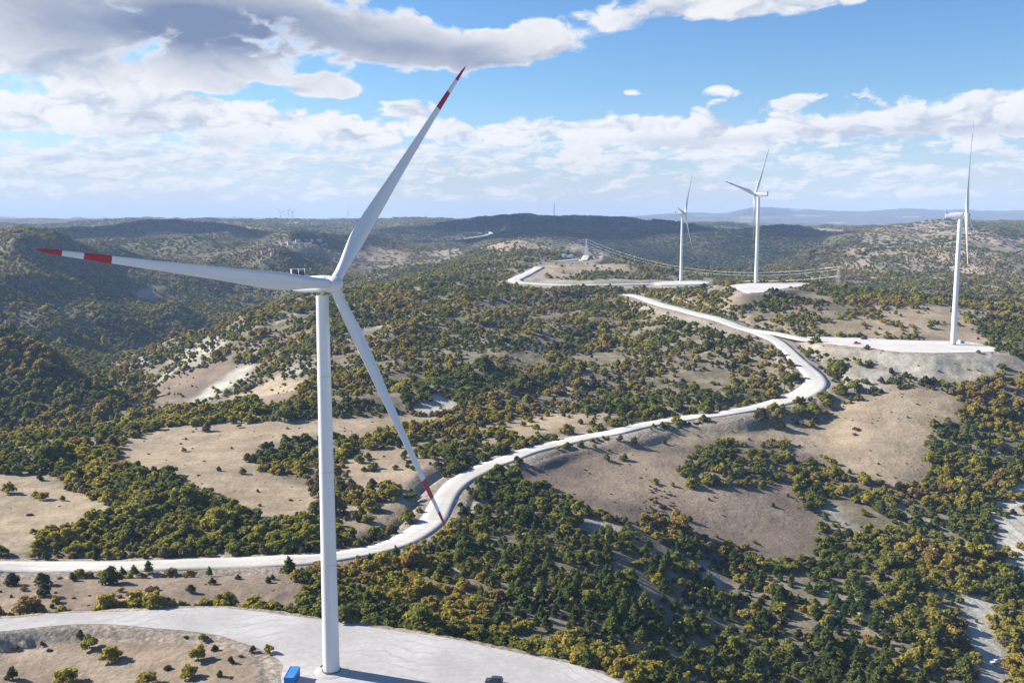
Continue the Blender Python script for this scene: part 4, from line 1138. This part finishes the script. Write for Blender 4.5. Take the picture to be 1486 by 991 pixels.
M_GLASS = simple('vehicle_glass', (.02, .025, .03), .08, .6)
M_TYRE = simple('tyre', (.02, .02, .02), .9)
M_RIM = simple('rim', (.45, .45, .46), .35, .5, .6)
M_LAMP = simple('lamp_lens', (.75, .75, .7), .15, .6)
M_TAIL = simple('tail_lamp', (.35, .02, .02), .2, .6)
def vehicle(name, loc, rz, col, label, cat, kind='suv', L=4.5, W=1.85, Hh=1.7):
    pm = simple(name + '_paint', col, .3, .5)
    e = empty(name, loc, rz); tag(e, label, cat)
    hl = L / 2
    low = [(-hl, .45), (-hl, .95), (-hl + .1, 1.02), (hl - 1.3, 1.0), (hl - .15, .88), (hl, .7), (hl, .4), (hl - .5, .3), (-hl + .5, .3)]
    if kind == 'pickup': cab = [(-.45, 1.0), (-.35, Hh), (.95, Hh - .02), (hl - 1.2, 1.0)]
    else: cab = [(-hl + .12, 1.0), (-hl + .35, Hh - .04), (-.2, Hh), (.55, Hh - .05), (hl - 1.25, 1.0)]
    def prism(pts, w0, w1, zr):
        bm = bmesh.new(); a = []; c = []
        for x, z in pts:
            w = w0 + (w1 - w0) * max(0, min(1, (z - zr[0]) / (zr[1] - zr[0])))
            a.append(bm.verts.new((x, -w / 2, z))); c.append(bm.verts.new((x, w / 2, z)))
        n = len(a); bm.faces.new(a); bm.faces.new(c[::-1])
        for i in range(n): bm.faces.new((a[i], c[i], c[(i + 1) % n], a[(i + 1) % n]))
        bmesh.ops.bevel(bm, geom=list(bm.edges), offset=.05, segments=2, affect='EDGES')
        return bm
    bm = prism(low, W, W - .06, (.4, 1.0))
    if kind == 'pickup':
        bm2 = bm; box_bm(bm2, (-hl + .95, 0, 1.0), (1.5, W - .5, .1), 0)
    body = link('body', to_mesh(name + '_body', bm, pm, smooth=True), e)
    link('cabin', to_mesh(name + '_cabin', prism(cab, W - .1, W - .45, (1.0, Hh)), pm, smooth=True), e)
    # glass set just proud of the cabin
    bm = bmesh.new()
    x0 = cab[0][0] + .35; x1 = cab[-1][0] - .55
    for sy in (-1, 1):
        tl = math.atan2(.175, Hh - 1.0)
        box_bm(bm, ((x0 + x1) / 2, sy * (W / 2 - .05 - .175 * .5 + .012), 1.0 + (Hh - 1.0) * .52), (x1 - x0, .03, (Hh - 1.0) * .62), 0, 0, Matrix.Rotation(sy * tl, 4, 'X'))
    link('side_window', to_mesh(name + '_side_window', bm, M_GLASS), e)
    bm = bmesh.new()
    p0, p1 = cab[-1], cab[-2]; an = math.atan2(p1[1] - p0[1], p1[0] - p0[0]); ln = math.hypot(p1[0] - p0[0], p1[1] - p0[1])
    box_bm(bm, ((p0[0] + p1[0]) / 2 + .02, 0, (p0[1] + p1[1]) / 2 + .02), (ln * .8, W - .55, .03), 0, 0, Matrix.Rotation(-an, 4, 'Y'))
    link('windscreen', to_mesh(name + '_windscreen', bm, M_GLASS), e)
    wm = lathe('wheel', [(.20, -.12), (.33, -.11), (.36, -.06), (.36, .06), (.33, .11), (.20, .12)], M_TYRE, 20); wm.transform(Matrix.Rotation(math.pi / 2, 4, 'X'))
    rm = lathe('rim', [(.05, -.125), (.2, -.125), (.2, .125), (.05, .125)], M_RIM, 16); rm.transform(Matrix.Rotation(math.pi / 2, 4, 'X'))
    for sx in (hl - .85, -hl + .85):
        for sy in (-1, 1):
            w = link('wheel', wm, e, (sx, sy * (W / 2 - .1), .36)); link('rim', rm, w, (0, sy * .01, 0))
    for sy in (-1, 1):
        bm = bmesh.new(); box_bm(bm, (hl - .02, sy * (W / 2 - .28), .72), (.08, .34, .14), .02); link('headlight', to_mesh('headlight', bm, M_LAMP), e)
        bm = bmesh.new(); box_bm(bm, (-hl + .0, sy * (W / 2 - .2), .85), (.07, .2, .2), .02); link('tail_light', to_mesh('tail_light', bm, M_TAIL), e)
    return e
P = at_z(717, 991, 0.02)
vehicle('parked_car', (P[0], P[1] + .2, .02), rd(172), (.03, .055, .075), 'dark blue grey car parked on the open gravel pad right of the tower', 'car', 'suv', 4.4, 1.85, 1.65)
P = at_z(1243, 499, 20.03)
vehicle('parked_truck', (P[0], P[1], 20.03), rd(185), (.50, .05, .035), 'small red pickup truck parked at the entrance of the right turbine pad', 'truck', 'pickup', 5.6, 2.1, 2.1)
P = at_z(1250, 491.2, 20.03)
vehicle('parked_van', (P[0], P[1] - 6, 20.03), rd(178), (.02, .02, .025), 'black van parked behind the red pickup on the right turbine pad', 'van', 'suv', 5.2, 2.0, 2.2)
w = unproj(1443, 962)
vehicle('parked_car', (w[0], w[1], H1(*w) + .0), rd(200), (.75, .78, .76), 'small white car standing in the pale gully at the bottom right', 'car', 'suv', 3.5, 1.6, 1.5)
# transformer kiosk beside right turbine
P = at_z(1395, 498, 20.03)
k_ = empty('transformer_kiosk', (P[0], P[1], 20.03), .2); tag(k_, 'small white transformer kiosk right of the base of the far right turbine', 'kiosk')
bm = bmesh.new(); box_bm(bm, (0, 0, 1.15), (4.2, 2.4, 2.3), .03); link('body', to_mesh('kiosk_body', bm, simple('kiosk_white', (.72, .72, .70))), k_)
bm = bmesh.new(); box_bm(bm, (0, 0, 2.38), (4.5, 2.7, .16), .03); link('roof', to_mesh('kiosk_roof', bm, M_CONC), k_)
for sx in (-1, 1):
    bm = bmesh.new(); box_bm(bm, (sx * .6, -1.22, 1.05), (1.0, .06, 1.9), .01); link('door', to_mesh('kiosk_door', bm, simple('kiosk_door', (.30, .33, .35))), k_)

# ------------------------------------------------------------------ sheds on the ridge, village
M_WALL = simple('plaster', (.42, .40, .37), .9); M_ROOFR = simple('roof_tiles', (.26, .12, .08), .85); M_SHEET = simple('roof_sheet', (.50, .58, .60), .4, .5)
M_WIN = simple('window_pane', (.03, .035, .04), .1, .5)
def house_meshes(L, W, h, rh, wm, rm, nm):
    bm = bmesh.new()
    v = [bm.verts.new(p) for p in ((-L/2,-W/2,-2),(L/2,-W/2,-2),(L/2,W/2,-2),(-L/2,W/2,-2),(-L/2,-W/2,h),(L/2,-W/2,h),(L/2,W/2,h),(-L/2,W/2,h),(-L/2,0,h+rh),(L/2,0,h+rh))]
    for f in ((0,1,5,4),(2,3,7,6),(1,2,6,9,5),(3,0,4,8,7),(0,3,2,1)): bm.faces.new([v[i] for i in f])
    a = to_mesh(nm + '_wall', bm, wm)
    bm = bmesh.new(); o = .35
    sl = rh / (W / 2)
    top = [bm.verts.new(p) for p in ((-L/2-o,-W/2-o,h-o*sl+.05),(L/2+o,-W/2-o,h-o*sl+.05),(L/2+o,0,h+rh+.05),(-L/2-o,0,h+rh+.05),(-L/2-o,W/2+o,h-o*sl+.05),(L/2+o,W/2+o,h-o*sl+.05))]
    f1 = bm.faces.new(top[:4]); f2 = bm.faces.new((top[3], top[2], top[5], top[4]))
    ex = bmesh.ops.extrude_face_region(bm, geom=[f1, f2])
    bmesh.ops.translate(bm, verts=[q for q in ex['geom'] if isinstance(q, bmesh.types.BMVert)], vec=(0, 0, .18))
    b_ = to_mesh(nm + '_roof', bm, rm)
    bm = bmesh.new()
    for q in (-.28, .28): box_bm(bm, (q * L, -W / 2, h * .55), (1.2, .1, 1.3), 0)
    for q in (-.28, .28): box_bm(bm, (q * L, W / 2, h * .55), (1.2, .1, 1.3), 0)
    c_ = to_mesh(nm + '_window', bm, M_WIN)
    return a, b_, c_
HM = [house_meshes(11, 9, 5.5, 2.6, M_WALL, M_ROOFR, 'village_house'), house_meshes(9, 8, 4, 2.2, M_WALL, M_ROOFR, 'village_house'), house_meshes(14, 9, 6.5, 2.4, M_WALL, M_ROOFR, 'village_house')]
for i, (u, v) in enumerate(spots):
    w = HOUSE[i]; zz = H1(*w)
    e = empty('village_house', (w[0], w[1], zz), float(r2.uniform(-.5, .5)) + (1.57 if i % 3 == 0 else 0))
    e.scale = (.85, .85, .85)
    for nm, mm in zip(('wall', 'roof', 'window'), HM[i % 3]): link(nm, mm, e)
    tag(e, 'tiny hazy house with a reddish roof in the village below the skyline', 'house', 'houses of the distant village')
SH = house_meshes(16, 9, 4.5, 1.8, simple('shed_wall', (.55, .58, .58)), M_SHEET, 'metal_shed')
for u, v, lab in ((817,374.5,'pale metal shed beside the ridge road, left of a similar one'), (827,374,'pale metal shed beside the ridge road, right of a similar one')):
    w = unproj(u, v); e = empty('metal_shed', (w[0], w[1], H1(*w) + .3), 1.1)
    for nm, mm in zip(('wall', 'roof', 'window'), SH): link(nm, mm, e)
    tag(e, lab, 'shed')

# ------------------------------------------------------------------ pylons, power line, mast
M_STEEL = simple('galvanised_steel', (.50, .51, .52), .5, .4, .3)
M_WIRE = simple('conductor', (.50, .51, .52), .5, .4, .2)
def bar(bm, p, q, r, n=4):
    p, q = Vector(p), Vector(q); ax = (q - p).normalized(); s = ax.orthogonal().normalized(); w = ax.cross(s)
    A_ = [bm.verts.new(p + (s * math.cos(k) + w * math.sin(k)) * r) for k in [2 * math.pi * i / n for i in range(n)]]
    B_ = [bm.verts.new(q + (s * math.cos(k) + w * math.sin(k)) * r) for k in [2 * math.pi * i / n for i in range(n)]]
    for i in range(n): bm.faces.new((A_[i], A_[(i + 1) % n], B_[(i + 1) % n], B_[i]))
    bm.faces.new(A_[::-1]); bm.faces.new(B_)
def lattice(bm, h, w0, w1, n, r):
    def corner(k, z): w = (w0 + (w1 - w0) * z / h) / 2; return ((-w, w, w, -w)[k], (-w, -w, w, w)[k], z)
    for i in range(n):
        z0, z1 = h * i / n, h * (i + 1) / n
        for k in range(4):
            bar(bm, corner(k, z0), corner(k, z1), r); bar(bm, corner(k, z0), corner((k + 1) % 4, z1), r * .6); bar(bm, corner((k + 1) % 4, z0), corner(k, z1), r * .6)
ARMZ = (24, 28.5, 33)
bm = bmesh.new(); lattice(bm, 36, 6.5, 1.2, 9, .10); PYB = to_mesh('pylon_body', bm, M_STEEL)
PYA = []
for z_, hw in zip(ARMZ, (5.5, 4.6, 3.8)):
    bm = bmesh.new()
    for sx in (-1, 1):
        for sy in (-.6, .6): bar(bm, (0, sy, z_), (sx * hw, 0, z_ + .2), .12); 
        bar(bm, (0, 0, z_ + 1.5), (sx * hw, 0, z_ + .2), .1); bar(bm, (sx * hw, 0, z_ + .2), (sx * hw, 0, z_ - 1.2), .09)
    PYA.append((to_mesh('cross_arm', bm, M_STEEL), hw))
def pylon(x, y, ztop, rz, lab):
    e = empty('power_pylon', (x, y, ztop - 36), rz); tag(e, lab, 'pylon')
    link('body', PYB, e)
    for a_, hw in PYA: link('cross_arm', a_, e)
    return [(x + sx * hw * math.cos(rz), y + sx * hw * math.sin(rz), ztop - 36 + z_ - 1.2) for z_, (a_, hw) in zip(ARMZ, PYA) for sx in (-1, 1)] + [(x, y, ztop)]
def wires(A_, B_, sag, lab):
    bm = bmesh.new()
    for p, q in [(A_[k], B_[k]) for k in (0, 1, 4, 6)]:
        p, q = Vector(p), Vector(q); last = p
        for i in range(1, 21):
            t_ = i / 20; c = p.lerp(q, t_); c.z -= sag * 4 * t_ * (1 - t_)
            bar(bm, last, c, .06, 3); last = c
    tag(link('power_line', to_mesh('power_line', bm, M_WIRE)), lab, 'power line')
pa = at_depth(851, 347, 1850); pb = at_depth(1217, 387, 1330); pc = at_depth(1640, 430, 1250); pd_ = at_depth(640, 366, 2500)
rza = math.atan2(pb[1] - pa[1], pb[0] - pa[0]) + math.pi / 2
A_ = pylon(pa[0], pa[1], pa[2], rza, 'lattice power pylon beside the curve of the ridge road')
B_ = pylon(pb[0], pb[1], pb[2], rza + .2, 'lattice power pylon rising behind the hilltop between the two right turbines')
Cc = pylon(pc[0], pc[1], pc[2], rza + .4, 'lattice power pylon in the valley beyond the right edge')
D_ = pylon(pd_[0], pd_[1], pd_[2], rza - .1, 'lattice power pylon far back behind the bright ridge')
wires(A_, B_, 30, 'power line sagging across the valley between the two lattice pylons')
wires(B_, Cc, 16, 'power line dropping to the right from the pylon behind the hilltop')
wires(D_, A_, 12, 'power line running from the ridge road pylon away to the left')
# small pole with a cross bar
for u, vt, d, h, lab in ((1190, 398, 1180, 13, 'pale pole with a cross bar behind the hilltop bushes'), (921, 371, 1760, 14, 'pale pole with a cross bar standing past the tan knoll')):
    P = at_depth(u, vt, d); bm = bmesh.new(); bar(bm, (0, 0, -12), (0, 0, h), .28, 6); pole = to_mesh('pole', bm, M_STEEL)
    e = empty('utility_pole', (P[0], P[1], P[2] - h)); tag(e, lab, 'utility pole'); link('pole', pole, e)
    bm = bmesh.new(); box_bm(bm, (0, 0, h - .8), (4.2, .25, .3)); [box_bm(bm, (q, 0, h - .3), (.2, .2, .7)) for q in (-1.9, 0, 1.9)]
    link('cross_bar', to_mesh('cross_bar', bm, M_STEEL), e)
P = at_depth(804, 312, 4450); zz = H1(P[0], P[1])
bm = bmesh.new(); lattice(bm, 66, 4.0, 2.2, 14, .55); bar(bm, (0, 0, 66), (0, 0, 72), .4)
e = empty('radio_mast', (P[0], P[1], zz - 1)); tag(e, 'thin radio mast on top of the dark central mountain', 'mast'); link('lattice_tower', to_mesh('lattice_tower', bm, simple('mast_steel', (.35, .35, .37))), e)

# ------------------------------------------------------------------ air
M_HZ = bpy.data.materials.new('haze_air'); M_HZ.use_nodes = True
t = NT(M_HZ.node_tree); t.n.remove(t.n['Principled BSDF'])
vol = t.n.new('ShaderNodeVolumePrincipled'); vol.inputs['Color'].default_value = (.44, .63, 1.0, 1); vol.inputs['Density'].default_value = 5.8e-5
vol.inputs['Anisotropy'].default_value = 0.0
t.l.new(vol.outputs[0], t.n['Material Output'].inputs['Volume'])
bm = bmesh.new()
zlo, zhi = float(gz.min()) - 1, max(float(gz.max()), 230.0) + 15
box_bm(bm, (0, 10600, (zlo + zhi) / 2), (2 * .82 * 21600, 22400, zhi - zlo))
haze = link('haze', to_mesh('haze', bm, M_HZ)); tag(haze, kind='stuff')

M_SHADECLOUD, t, b = mat('shade_cloud_white')
b.inputs['Base Color'].default_value = (.9, .9, .9, 1); b.inputs['Roughness'].default_value = 1; b.inputs['Specular IOR Level'].default_value = 0
tr = t.n.new('ShaderNodeBsdfTranslucent'); tr.inputs['Color'].default_value = (.9, .9, .92, 1)
mx = t.n.new('ShaderNodeMixShader'); mx.inputs[0].default_value = .3
t.l.new(b.outputs[0], mx.inputs[1]); t.l.new(tr.outputs[0], mx.inputs[2]); t.l.new(mx.outputs[0], t.n['Material Output'].inputs['Surface'])
def cumulus(cx, cy, z, ax, ay, seed):  # unseen cloud above the view, added to cast shade on the far hills
    r = np.random.default_rng(seed); bm = bmesh.new()
    for i in range(46):
        a = r.uniform(0, 6.28); q = math.sqrt(r.uniform(0, 1)); R_ = (1 - .55 * q) * r.uniform(150, 330)
        mt = Matrix.Translation((q * ax * math.cos(a), q * ay * math.sin(a), R_ * .35)) @ Matrix.Diagonal((R_, R_, R_ * .62, 1))
        bmesh.ops.create_icosphere(bm, subdivisions=4, radius=1.0, matrix=mt)
    co = np.array([v.co[:] for v in bm.verts])
    k = 1 + .22 * fbm(co[:, 0] + co[:, 2] * .7, co[:, 1] - co[:, 2] * .6, 260, 5, seed)
    for v, kk in zip(bm.verts, k): v.co.z = max(v.co.z * kk, -20 + 15 * kk); v.co.x *= .9 + .1 * kk; v.co.y *= .9 + .1 * kk
    me = bpy.data.meshes.new('cloud'); bm.to_mesh(me); bm.free(); me.materials.append(M_SHADECLOUD); me.shade_smooth()
    tag(link('cloud', me, None, (cx, cy, z)), kind='structure')
cumulus(-3320 + 60, 4930 + 150, 2200, 760, 900, 5)
cumulus(-5150, 4750, 2200, 620, 480, 6)
# ------------------------------------------------------------------ sun and sky
SUN = Vector((-.95, .31, 0)).normalized(); EL = rd(29)
sd = Vector((SUN.x * math.cos(EL), SUN.y * math.cos(EL), math.sin(EL)))
sl = bpy.data.lights.new('sun', 'SUN'); sl.energy = 5.0; sl.angle = rd(.53); sl.color = (1.0, .93, .82)
so = bpy.data.objects.new('sun', sl); C.objects.link(so); so.rotation_euler = sd.to_track_quat('Z', 'Y').to_euler(); so.location = (-200, 100, 400)

W = bpy.data.worlds.new('World'); S.world = W; W.use_nodes = True
t = NT(W.node_tree); bg = t.n['Background']
sky = t.n.new('ShaderNodeTexSky'); sky.sky_type = 'NISHITA'; sky.sun_disc = False
sky.sun_elevation = EL; sky.sun_rotation = math.atan2(SUN.x, SUN.y); sky.altitude = 800; sky.air_density = 1.0; sky.dust_density = .6; sky.ozone_density = 2.0
dirv = t.n.new('ShaderNodeTexCoord').outputs['Generated']
dx, dy, dz = t.xyz(dirv)
EXPO = 1.25; SKYS = .056; SKYW = .98 / (SKYS * 2 ** EXPO)      # radiance of a sunlit cloud top
te = t.m('DIVIDE', dz, t.m('MAXIMUM', t.m('SQRT', t.add(t.mul(dx, dx), t.mul(dy, dy))), .02))
tec = t.m('MAXIMUM', te, .0)
az = t.m('ARCTAN2', dx, dy)
def blobs(lst):
    out = None
    for (u, v, su, sv, wgt) in lst:
        r = ray(u, v); a0 = math.atan2(r[0], r[1]); e0 = r[2] / math.hypot(r[0], r[1])
        qa = t.mul(t.sub(az, a0), F / su); qe = t.mul(t.sub(tec, e0), F / sv)
        g = t.mul(t.m('POWER', 2.718, t.mul(t.add(t.mul(qa, qa), t.mul(qe, qe)), -1.0)), wgt)
        out = g if out is None else t.add(out, g)
    return out
def puff(vec, scale, smooth):
    n = t.n.new('ShaderNodeTexVoronoi'); n.feature = 'SMOOTH_F1'; n.voronoi_dimensions = '2D'
    t.put(n.inputs['Vector'], vec); n.inputs['Scale'].default_value = scale; n.inputs['Smoothness'].default_value = smooth
    return n.outputs['Distance']
def cloud_layer(s_, k_, seed, thr, blob, win, soft_, white, grey, dens_k, amp, gain, mid, darkb=None, darkc=None):
    """cumulus in one band of the sky; the sunward (upper left) flank of every billow is lit, the flank below is in its own shade"""
    base = t.sub(blobs(blob), thr)
    base = t.add(base, t.sub(t.mul(t.step(tec, win[0], win[1]), t.step(tec, win[2], win[3], 1.0, 0.0)), 1.0))
    X = t.mul(az, 1 / s_); Y = t.mul(tec, k_ / s_)
    q0 = t.comb(X, Y, seed)
    wn = t.n.new('ShaderNodeTexNoise'); wn.inputs['Scale'].default_value = 2.6; wn.inputs['Detail'].default_value = 4; t.put(wn.inputs['Vector'], q0)
    wv = t.vm('SCALE', t.vm('SUBTRACT', wn.outputs['Color'], (.5, .5, .5)), .60)
    qw = t.vm('ADD', q0, wv)
    def dens(oa, oe, det, fine=True):
        q = t.vm('ADD', qw, (oa, oe, 0))
        n = t.mul(t.sub(t.noise(q, 1.1, det, .62), .5), amp * 1.1)
        n = t.add(n, t.mul(t.sub(.42, puff(q, 2.3, .35)), amp * .34))
        n = t.add(n, t.mul(t.sub(.42, puff(q, 6.1, .35)), amp * .15))
        return n
    d0 = dens(0, 0, 9); full_d = t.add(d0, base)
    g1 = t.sub(d0, dens(-.045, .075, 6)); g2 = t.sub(d0, dens(-.12, .22, 4))
    gb = t.mul(t.sub(blobs(blob), .0), 0.0)
    lit = t.add(mid, t.add(t.mul(g1, gain), t.mul(g2, gain * .75)))
    lit = t.sub(lit, t.mul(t.m('MAXIMUM', full_d, 0.0), .32))
    lit = t.add(lit, t.step(full_d, .16, .0, 0.0, .35))
    lit = t.step(lit, 0.0, 1.0)
    c = t.mix(lit, grey, white)
    if darkb:
        dk = t.mul(t.m('MINIMUM', t.m('MAXIMUM', t.add(blobs(darkb), t.mul(d0, .35)), 0.0), 1.0), t.step(full_d, .06, .34))
        c = t.mix(dk, c, darkc)
    return c, t.mul(t.step(full_d, 0.0, soft_), dens_k)
LA = [(1000,2,70,16,.5),(1230,0,60,14,.4),(900,30,70,18,.3),(330,10,300,60,1.0),(70,30,130,50,.45),(20,142,100,17,1.0),(760,75,170,34,.95),(560,70,130,36,.65),(1110,12,150,26,1.0),(1050,105,420,36,-.7),(1350,40,220,70,-.9),(680,152,120,14,-.5),(400,125,40,7,-.3),(470,128,70,14,.75),(180,105,200,24,.65),(320,105,60,16,.3)]
DA = [(310,35,250,52,1.2),(20,146,90,14,1.1),(640,75,120,22,.55),(760,98,140,13,.4)]
LB = [(240,160,210,36,.75),(480,190,140,22,.65),(860,188,180,20,.75),(1130,190,200,20,.65),(1395,178,110,22,.85),(690,195,80,14,.30),(60,165,80,30,.3),(1060,105,420,30,-.95),(400,138,90,8,-.4),(680,140,110,18,-.9),(597,156,36,14,1.0),(785,120,30,12,.9),(1042,127,40,14,1.1),(915,132,30,10,.8),(1180,140,70,12,.6),(1480,135,60,14,.9),(1100,218,320,10,.2)]
DB = [(230,205,120,12,.5),(1000,205,160,8,.4),(1440,190,60,10,.5)]
LC = [(300,235,360,20,.35),(150,225,220,14,.25),(1050,236,220,16,.2),(820,225,140,16,.3),(1300,250,220,18,.15),(0,258,220,18,.3),(600,215,100,12,.2)]
white = (1.0, .99, .985)
skc = t.mix(1.0, sky.outputs[0], t.ramp(t.mul(tec, 3.8), [(0.0, (.95, 1.08, 1.30)), (.22, (.72, .98, 1.22)), (.5, (.76, .99, 1.16)), (.95, (.62, .93, 1.22))]), 'MULTIPLY')
skc = t.mix(t.step(tec, 0.0, .14, .92, 0.0), skc, (SKYW * .70, SKYW * .745, SKYW * .78))
def over(under, layer, kk):
    c, al = layer
    return t.mix(al, under, t.mix(1.0, c, (kk, kk, kk), 'MULTIPLY'))
full = skc
full = over(full, cloud_layer(.070, 3.0, 31.0, -.06, LC, (.006, .03, .085, .12), .40, white, (.63, .70, .80), .85, 1.6, .9, .72), SKYW)
full = over(full, cloud_layer(.115, 1.9, 11.0, .22, LB, (.045, .07, .15, .20), .24, white, (.56, .62, .73), .97, 2.0, 1.1, .88, DB, (.44, .50, .64)), SKYW)
full = over(full, cloud_layer(.210, 1.8, 3.0, .36, LA, (.105, .13, .9, 1.2), .24, white, (.52, .58, .70), .97, 2.1, 1.1, .90, DA, (.21, .27, .42)), SKYW)
final = t.mix(t.step(te, -.03, .0), skc, full)
t.put(bg.inputs['Color'], final)
bg.inputs['Strength'].default_value = SKYS
W.cycles.sampling_method = 'MANUAL'; W.cycles.sample_map_resolution = 512

S.view_settings.view_transform = 'Standard'; S.view_settings.look = 'None'; S.view_settings.gamma = 1
S.view_settings.exposure = EXPO
S.view_settings.use_curve_mapping = False
S.cycles.max_bounces = 5; S.cycles.diffuse_bounces = 2; S.cycles.glossy_bounces = 2; S.cycles.volume_bounces = 1; S.cycles.transmission_bounces = 1
